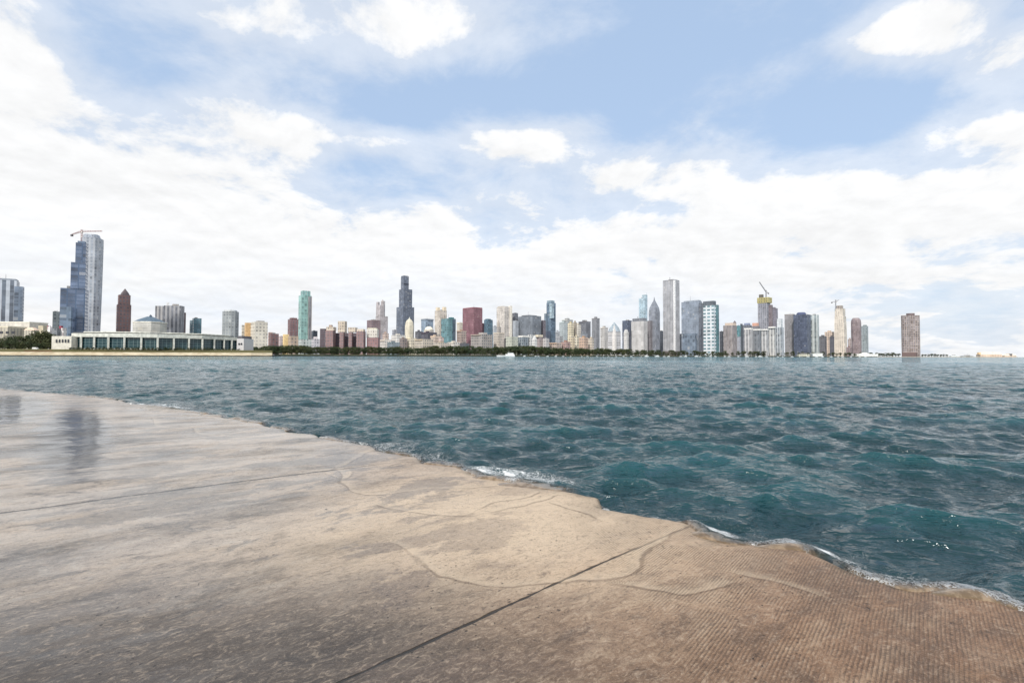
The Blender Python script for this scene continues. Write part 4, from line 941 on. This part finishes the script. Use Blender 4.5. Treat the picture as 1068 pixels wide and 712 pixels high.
c = t.mix(t.m('MULTIPLY', J, .9), c, (.012, .01, .008))
# drying outlines of water sheets left by the last waves
rd = t.add('ShaderNodeAttribute', attribute_name='rim').outputs['Fac']
rw = t.lr(t.noise(pos, 2.4, 4, .65), .32, .68, .006, .045)
rq = t.m('ADD', rd, t.m('MULTIPLY', t.m('SUBTRACT', t.noise(pos, 16, 4, .7), .5), .03)); ra = t.m('ABSOLUTE', rq)
rimm = t.m('MULTIPLY', t.ss(ra, rw, t.m('MULTIPLY', rw, .2)), t.ss(t.noise(pos, 1.1, 4, .6), .36, .5, .35, 1.0))
halo = t.m('MULTIPLY', t.ss(rq, .16, .03), t.ss(rq, .0, .02))  # pale band beside each outline: caustic light put into the colour
c = t.mix(t.m('MULTIPLY', halo, .3), c, (.62, .50, .36)); c = t.mix(t.m('MULTIPLY', rimm, .45), c, (.07, .042, .022))
# green weed at the lip
weed = t.m('MULTIPLY', t.ss(ed, .28, .02), t.ss(t.noise(pos, 3.5, 5, .6), .42, .66))
c = t.mix(t.m('MULTIPLY', weed, .8), c, (.05, .042, .014)); c = t.mix(t.m('MULTIPLY', t.ss(ed, .1, .0), .6), c, (.06, .045, .026))
t.put(b.inputs['Base Color'], c); b.inputs['Specular IOR Level'].default_value = .3
wet = t.m('MULTIPLY', t.ss(zx, 1.2, -3.6, .16, .9), t.ss(t.noise(t.vm('ADD', sv, (3, 3, 3)), 1.6, 6, .65, .6), .28, .62, .45, 1.0))
hb = t.m('ADD', t.m('MULTIPLY', mid, .5), t.m('MULTIPLY', fine, .22)); hb = t.m('ADD', hb, t.m('MULTIPLY', grit, .12))
hb = t.m('SUBTRACT', hb, t.m('MULTIPLY', pit, .3)); hb = t.m('SUBTRACT', hb, t.m('MULTIPLY', groove, .16)); hb = t.m('SUBTRACT', hb, t.m('MULTIPLY', J, 1.0))
nb = t.bump(hb, .035, 1.0)
t.put(b.inputs['Normal'], nb); t.put(b.inputs['Roughness'], t.lr(wet, 0, 1, .62, .45))
t.put(b.inputs['Coat Weight'], t.m('ADD', wet, t.m('MULTIPLY', damp, .4), clamp=True)); b.inputs['Coat IOR'].default_value = 1.36
def pud_refl(x, y, a, b3):
    p = ground(x, y); r_ = Vector((p.x, p.y)).normalized(); d_ = t.vm('SUBTRACT', pos, (p.x, p.y, 0))
    q = t.comb(t.m('DIVIDE', t.dot(d_, (r_.x, r_.y, 0)), b3), t.m('DIVIDE', t.dot(d_, (-r_.y, r_.x, 0)), a))
    return t.ss(t.m('ADD', t.vm('LENGTH', q, out=1), t.m('MULTIPLY', t.m('SUBTRACT', mid, .5), 2.0)), 1.3, .7)
pd = t.m('MAXIMUM', pud_refl(76, 449, .6, 5.5), pud_refl(6, 424, 1.0, 6.0))
t.put(b.inputs['Base Color'], t.mix(t.m('MULTIPLY', pd, .9), c, (.03, .026, .022)))  # dark tower reflection painted into the puddle's base colour
t.put(b.inputs['Coat Roughness'], t.m('SUBTRACT', t.lr(wet, .3, 1, .36, .17), t.m('MULTIPLY', pd, .14)))
hc = t.m('ADD', t.m('ADD', t.m('MULTIPLY', mid, .5), t.m('MULTIPLY', fine, .12)), t.m('MULTIPLY', grit, .03)); hc = t.m('SUBTRACT', hc, t.m('MULTIPLY', J, .6)); hc = t.m('SUBTRACT', hc, t.m('MULTIPLY', groove, .12))
wet = t.m('MULTIPLY', wet, 1.15, clamp=True)
t.put(b.inputs['Coat Normal'], t.bump(hc, .014, t.m('MULTIPLY', t.ss(zx, -5, .4, .45, 1.0), t.lr(pd, 0, 1, 1.0, .35))))
slab = mesh_grid('promenade', X, Y, Z, cm, {'edge': edge_d, 'rim': rim}, flip=False); slab['kind'] = 'structure'
# ------------------------------------------------------------------ water
rad = [1.2]
while rad[-1] < 14000:
    r = rad[-1]; rad.append(r+(.006+.0032*r if r < 200 else .022*r))
rad = np.array(rad, dtype=np.float64); na = 1400
th = np.linspace(R(-68), R(66), na)
XX = np.sin(th)[:, None]*rad[None, :]; YY = np.cos(th)[:, None]*rad[None, :]
loc_sp = np.maximum(np.gradient(rad)[None, :], (rad*(th[1]-th[0]))[None, :])*np.ones_like(XX)
# signed distance along the inward normal to the slab edge (positive = under the slab)
UW = np.array([-.785, .62])
eu = Es @ UW; ev = Es @ VN; order = np.argsort(eu)
uu = XX*UW[0]+YY*UW[1]; vv = XX*VN[0]+YY*VN[1]
inside = vv-np.interp(uu, eu[order], ev[order])
Hh = np.zeros_like(XX); DX = np.zeros_like(XX); DY = np.zeros_like(XX)
nw = 130
lam = np.exp(np.linspace(math.log(.10), math.log(9), nw)); wr = np.random.default_rng(5)
main = R(-104)
near = rad < 300
sub = np.where(near)[0]; Xn, Yn, Sp = XX[:, sub].astype(np.float32), YY[:, sub].astype(np.float32), loc_sp[:, sub].astype(np.float32)
Hn = np.zeros_like(Xn); Dx = np.zeros_like(Xn); Dy = np.zeros_like(Xn)
for l in lam:
    k = 2*math.pi/l*wr.uniform(.94, 1.06); spread = .45+.3*abs(math.log(l/1.0))
    a_ = main+wr.normal(0, min(spread, 1.0)); dx, dy = math.cos(a_), math.sin(a_); ph = wr.uniform(0, 6.283)
    s = .020+.031*math.exp(-(math.log(l/.70)/.72)**2)+.008*math.exp(-(math.log(l/2.6)/.35)**2)
    if l > 2.5: s *= (2.5/l)**.9
    amp = s/k
    fade = np.clip((l/Sp-2.2)/3.0, 0, 1)
    # gusts: slow variation of wave strength over the surface
    arg = k*(dx*Xn+dy*Yn)+ph
    cs, sn = np.cos(arg), np.sin(arg)
    Hn += amp*fade*cs; Dx -= 1.0*amp*fade*dx*sn; Dy -= 1.0*amp*fade*dy*sn
gust = 1+.3*vnoise(Xn, Yn, .09, 21, 3)
Hn *= gust
# one steep wave rearing up by the wall, and smaller ones along it
def lump(px, py, h, rx, ry, ang_):
    p = ground(px, py, WZ); c_, s_ = math.cos(ang_), math.sin(ang_)
    a = (Xn-p.x)*c_+(Yn-p.y)*s_; b2 = -(Xn-p.x)*s_+(Yn-p.y)*c_
    sk = np.where(b2 > 0, ry*1.5, ry*.75)
    return h*np.exp(-(a/rx)**2-(b2/sk)**2)
Hn += lump(655, 496, .16, .6, .24, R(-20))+lump(545, 496, .10, .6, .2, R(-25))+lump(150, 420, .10, 1.4, .5, R(-30))+lump(790, 545, .07, .6, .2, R(-30))
Hh[:, sub] = Hn; DX[:, sub] = Dx; DY[:, sub] = Dy
ii = np.clip(inside, 0, None)
damp = np.exp(-ii/.16); damp2 = np.clip((.3-inside)/.7, .35, 1)
XX2 = XX+DX*damp*damp2; YY2 = YY+DY*damp*damp2
ZZ = WZ+Hh*damp*damp2
# the sheet runs up to the slab but never floats far over it
ZZ = np.where(inside > -.08, np.minimum(ZZ, .035-np.clip(inside+.08, 0, None)*.22), ZZ)
def gb(px, py, rx, ry):
    p = ground(px, py, 0); return np.exp(-((XX-p.x)/rx)**2-((YY-p.y)/ry)**2)
run = gb(146, 424, 2.2, .8)+gb(178, 428, 1.6, .6)*.8+gb(206, 433, 1.0, .35)*.7+gb(555, 505, .5, .2)+gb(515, 497, .35, .12)+gb(742, 555, .2, .12)+gb(825, 568, .34, .09)+gb(1030, 617, .4, .1)
lap = np.clip(.42+.5*vnoise(XX, YY, 1.7, 41, 4), 0, .85)*np.exp(-np.clip(inside-.02, 0, None)/.12)
run = np.clip(np.maximum(run, lap), 0, 1)
ZZ = np.where(inside > 0, np.minimum(ZZ, .012-ii*.3), ZZ)
tgt = -.035+.06*run+.25*np.clip(Hh, -.05, .05)*run-.03*np.clip(ii-.3, 0, 1)
wgt = np.clip((inside+.55)/.5, 0, 1)*np.clip(run*2.5, 0, 1)
ZZ = ZZ+(np.maximum(ZZ, tgt)-ZZ)*wgt
# foam strength
def blob(px, py, rx, ry):
    p = ground(px, py, -.05); return np.exp(-((XX-p.x)/rx)**2-((YY-p.y)/ry)**2)
foam = 1.15*blob(512, 489, .38, .28)+1.15*blob(545, 493, .42, .3)+1.2*blob(570, 499, .32, .3)+.85*blob(638, 526, .22, .18)+1.3*blob(142, 422, 1.3, .75)+.8*blob(738, 547, .16, .12)+.8*blob(752, 553, .14, .1)+1.0*blob(838, 567, .28, .1)+.8*blob(805, 562, .18, .08)+.5*blob(1040, 617, .3, .1)+.5*blob(680, 533, .2, .1)
foam += .42*np.exp(-((inside-.0)/.10)**2)*np.clip(vnoise(XX, YY, 2.6, 8, 4)*2.4+.05, 0, 1)+.35*np.exp(-((inside+.5)/.5)**2)*np.clip(vnoise(XX, YY, .9, 9, 3)*3-.9, 0, 1)
foam += .9*(run > .3)*(XX < -6)*np.clip(vnoise(XX, YY, 3, 12, 3)*2+.2, 0, 1)*gb(144, 423, 1.6, .6)
foam = np.clip(foam, 0, .68)*np.clip((.5-inside)/.4, 0, 1)
crest = np.clip(Hh/.1, -1, 1.4)
wm, t, b = newmat('lake_water')
pos = t.add('ShaderNodeNewGeometry').outputs['Position']
fo = t.add('ShaderNodeAttribute', attribute_name='foam').outputs['Fac']; cr = t.add('ShaderNodeAttribute', attribute_name='crest').outputs['Fac']
ins = t.add('ShaderNodeAttribute', attribute_name='inside').outputs['Fac']
dcam = t.vm('LENGTH', pos, out=1)
pw = t.vm('MULTIPLY', pos, (.58, 1.0, 1.0))
r1 = t.noise(pw, 3.2, 3, .55, .5); r2 = t.noise(t.vm('ADD', pw, (4, 4, 0)), 11, 4, .6, .4); r3 = t.noise(pw, .9, 3, .5)
r4 = t.noise(t.vm('ADD', pw, (1, 9, 0)), 27, 3, .6, .6)
def ridge(n): q = t.m('SUBTRACT', 1.0, t.m('ABSOLUTE', t.m('SUBTRACT', t.m('MULTIPLY', n, 2.0), 1.0))); return t.m('POWER', q, 2.2)
rA = ridge(t.noise(t.vm('ADD', pw, (2, 2, 5)), 1.7, 3, .5, .35)); rB = ridge(t.noise(t.vm('ADD', pw, (7, 2, 1)), 5.0, 3, .5, .4)); rC = ridge(t.noise(t.vm('ADD', pw, (7, 5, 1)), 14.0, 2, .5, .3))
h = t.m('ADD', t.m('ADD', t.m('MULTIPLY', rA, .26), t.m('MULTIPLY', rB, .11)), t.m('MULTIPLY', rC, .022))
h = t.m('ADD', h, t.m('ADD', t.m('MULTIPLY', r1, .2), t.m('MULTIPLY', r2, .10))); h = t.m('ADD', h, t.m('MULTIPLY', r4, .03)); h = t.m('ADD', h, t.m('MULTIPLY', r3, t.lr(dcam, 10, 120, .5, 1.6)))
h = t.m('ADD', h, t.m('MULTIPLY', t.noise(pw, .3, 3, .55), t.lr(dcam, 60, 250, 0, 5.0)))
far = t.ss(dcam, 25, 160)
wp = t.vm('ADD', pos, t.vm('SCALE', t.vm('SUBTRACT', t.noise(pos, 5, 4, .6, out=1), (.5, .5, .5)), .22))
v1 = t.add('ShaderNodeTexVoronoi', feature='DISTANCE_TO_EDGE', Scale=11.0); t.l.new(wp, v1.inputs['Vector'])
v2 = t.add('ShaderNodeTexVoronoi', feature='DISTANCE_TO_EDGE', Scale=30.0); t.l.new(wp, v2.inputs['Vector'])
fn = t.noise(wp, 4.5, 7, .7)
dn = t.m('ADD', fo, t.m('MULTIPLY', t.m('SUBTRACT', fn, .5), 2.3))
lace = t.m('MAXIMUM', t.ss(v1.outputs['Distance'], t.m('MULTIPLY', t.m('MAXIMUM', dn, 0.02), .16), 0.0), t.ss(v2.outputs['Distance'], t.m('MULTIPLY', t.m('MAXIMUM', dn, 0.02), .2), 0.0))
fm = t.m('MULTIPLY', t.m('MAXIMUM', t.m('MULTIPLY', lace, .75), t.ss(dn, .55, .95)), t.m('MULTIPLY', t.ss(fo, .03, .35), t.ss(dn, .02, .35)))
pn = t.noise(t.vm('MULTIPLY', pos, (.012, .004, 1)), 1.0, 4, .6)
c = t.mix(t.ss(cr, -.7, 1.2), (.0013, .018, .025), (.004, .060, .071)); c = t.mix(t.m('MULTIPLY', t.ss(pn, .4, .6), .5), c, (.006, .045, .055))  # crests coloured brighter, imitating light passing through them
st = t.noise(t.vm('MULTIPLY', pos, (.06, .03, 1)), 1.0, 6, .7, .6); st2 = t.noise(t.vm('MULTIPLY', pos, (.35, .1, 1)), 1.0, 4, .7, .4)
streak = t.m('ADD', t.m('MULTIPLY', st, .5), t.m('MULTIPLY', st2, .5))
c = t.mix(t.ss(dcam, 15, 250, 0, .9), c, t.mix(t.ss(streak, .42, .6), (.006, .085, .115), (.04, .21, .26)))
c = t.mix(t.ss(ins, -.22, .0, 0, .5), c, (.07, .06, .035)); c = t.mix(t.ss(t.m('ADD', ins, t.m('MULTIPLY', t.m('SUBTRACT', t.noise(pos, 6, 5, .7), .5), .2)), -.05, .1, 0, .9), c, t.mix(t.ss(t.noise(pos, 12, 6, .7), .4, .6), (.15, .10, .055), (.30, .22, .145)))
c = t.mix(fm, c, (.86, .88, .88))
t.put(b.inputs['Base Color'], c); t.put(b.inputs['Roughness'], t.mix(fm, (.07, .07, .07), (.8, .8, .8))); b.inputs['IOR'].default_value = 1.4
t.put(b.inputs['Specular IOR Level'], t.m('SUBTRACT', .5, t.m('MULTIPLY', t.ss(dcam, 30, 500), t.ss(t.xyz(pos)[0], -300, 260, .14, .40))))
nb = t.bump(t.m('ADD', t.m('MULTIPLY', h, t.m('MULTIPLY', t.lr(t.ss(streak, .4, .6), 0, 1, 1.35, .65), t.ss(ins, .1, -.1, .15, 1.0))), t.m('MULTIPLY', fm, .05)), .24, .9)
t.put(b.inputs['Normal'], nb)
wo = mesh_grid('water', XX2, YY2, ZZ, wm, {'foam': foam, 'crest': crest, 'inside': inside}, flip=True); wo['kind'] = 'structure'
# ------------------------------------------------------------------ sky and sun
SE, SA = R(40), R(200)          # elevation; azimuth clockwise from the view direction
w = bpy.data.worlds.new('World'); sc.world = w; w.use_nodes = True; t = NT(w); bg = t.n['Background']
sky = t.n.new('ShaderNodeTexSky'); sky.sky_type = 'NISHITA'; sky.sun_disc = False; sky.sun_elevation = SE; sky.sun_rotation = SA; sky.air_density = 1.0; sky.dust_density = 1.5; sky.ozone_density = 1.2
gen = t.n.new('ShaderNodeTexCoord').outputs['Generated']
dv = t.vm('NORMALIZE', gen); d3 = t.xyz(dv)
az = t.m('ARCTAN2', d3[0], d3[1]); el = t.m('ARCSINE', d3[2]); ae = t.comb(az, el)
inv = t.m('DIVIDE', 1.0, t.m('ADD', t.m('MAXIMUM', d3[2], 0.0), .24))
cp = t.vm('SCALE', t.comb(d3[0], d3[1], 0.0), inv)
n1 = t.noise(cp, 2.7, 11, .62, .2); n2 = t.noise(t.vm('ADD', cp, (5.3, 1.7, 2)), .8, 4, .5, .3); n3 = t.noise(t.vm('ADD', cp, (.03, -.05, 0)), 2.7, 6, .62, .2)
cov = t.ss(el, R(22), R(9.5), -.05, .30)
cov = t.m('ADD', cov, t.ss(el, R(37), R(55), 0, .34))
def ang_of(px, py):
    d = ray(px, py).normalized(); return math.atan2(d.x, d.y), math.asin(d.z)
for px, py, rx, ry, amp in [
    (0, 40, 60, 60, .22), (30, 180, 170, 95, .24), (235, 135, 75, 45, .16), (230, 10, 120, 28, .13), (455, 28, 75, 46, .30), (350, 5, 60, 25, .06),
    (548, 152, 72, 26, .37), (600, 130, 25, 14, .12), (660, 178, 70, 26, .2), (830, 190, 150, 32, .17), (950, 26, 80, 34, .40), (1000, 45, 60, 40, .2), (1055, 72, 45, 30, .2), (1030, 136, 60, 18, .24), (1000, 165, 90, 22, -.10), (330, 150, 60, 22, .11), (390, 146, 30, 12, .12),
    (700, 70, 190, 75, -.25), (880, 110, 110, 40, -.14), (500, 100, 80, 34, -.16), (170, 75, 70, 18, -.14), (400, 112, 70, 22, -.16), (300, 60, 40, 20, -.03), (1010, 325, 110, 40, -.26), (985, 260, 130, 45, -.05), (960, 205, 60, 10, -.04), (90, 15, 30, 25, -.08), (470, 165, 26, 14, -.12), (370, 185, 40, 18, -.10)]:
    a0, e0 = ang_of(px, py); a1, _ = ang_of(px+rx, py); _, e1 = ang_of(px, py-ry)
    q = t.vm('MULTIPLY', t.vm('SUBTRACT', ae, (a0, e0, 0)), (1/abs(a1-a0), 1/abs(e1-e0), 0))
    g = t.m('EXPONENT', t.m('MULTIPLY', t.dot(q, q), -.8))
    cov = t.m('ADD', cov, t.m('MULTIPLY', g, amp))
dens = t.m('ADD', t.m('ADD', n1, t.m('MULTIPLY', t.m('SUBTRACT', n2, .5), .35)), cov)
mask = t.ss(dens, .52, .70, 0, .97); thin = t.ss(dens, .30, .60, 0, .45)
mask = t.m('MAXIMUM', mask, thin)
shade = t.m('ADD', t.m('SUBTRACT', dens, t.m('ADD', t.m('ADD', n3, t.m('MULTIPLY', t.m('SUBTRACT', n2, .5), .35)), cov)), .5)
layer = t.noise(t.comb(t.m('MULTIPLY', az, 2.2), t.m('MULTIPLY', el, 8), 3.0), 1.0, 6, .6, .4)
cb = t.m('ADD', t.lr(shade, .38, .62, 9.5, 10.7), 0.0)
cb = t.m('MULTIPLY', cb, t.lr(t.ss(layer, .35, .7), 0, 1, .95, 1.03))
lowgrey = t.m('MULTIPLY', t.ss(el, R(13), R(1), 0, .8), t.ss(layer, .38, .62))
ccol = t.mix(lowgrey, (1.0, 1.0, 1.0), (.78, .85, .95)); ccol = t.vm('SCALE', ccol, cb)
skyc = t.vm('ADD', t.vm('MULTIPLY', sky.outputs[0], (.5, .45, .4)), (3.8, 5.05, 7.0))
haze = t.ss(el, R(14), R(0), 0, .62)
skyc = t.mix(haze, skyc, (7.1, 8.1, 9.3))
final = t.mix(mask, skyc, ccol)
t.put(bg.inputs[0], final); bg.inputs[1].default_value = .1
sun = bpy.data.lights.new('sun', 'SUN'); sun.energy = 3.2; sun.angle = R(5); sun.color = (1, .955, .89)
so = bpy.data.objects.new('sun', sun); COL.objects.link(so)
sd = Vector((math.sin(SA)*math.cos(SE), math.cos(SA)*math.cos(SE), math.sin(SE)))
so.rotation_euler = sd.to_track_quat('Z', 'Y').to_euler(); so.location = (0, -20, 40)
sky.sun_rotation = SA
sc.view_settings.view_transform = 'Standard'; sc.view_settings.look = 'None'; sc.view_settings.exposure = 0
sc.cycles.max_bounces = 6; sc.cycles.diffuse_bounces = 2; sc.cycles.glossy_bounces = 4
print('towers', NB, 'verts', len(wo.data.vertices), len(slab.data.vertices), 'objs', len(bpy.data.objects))
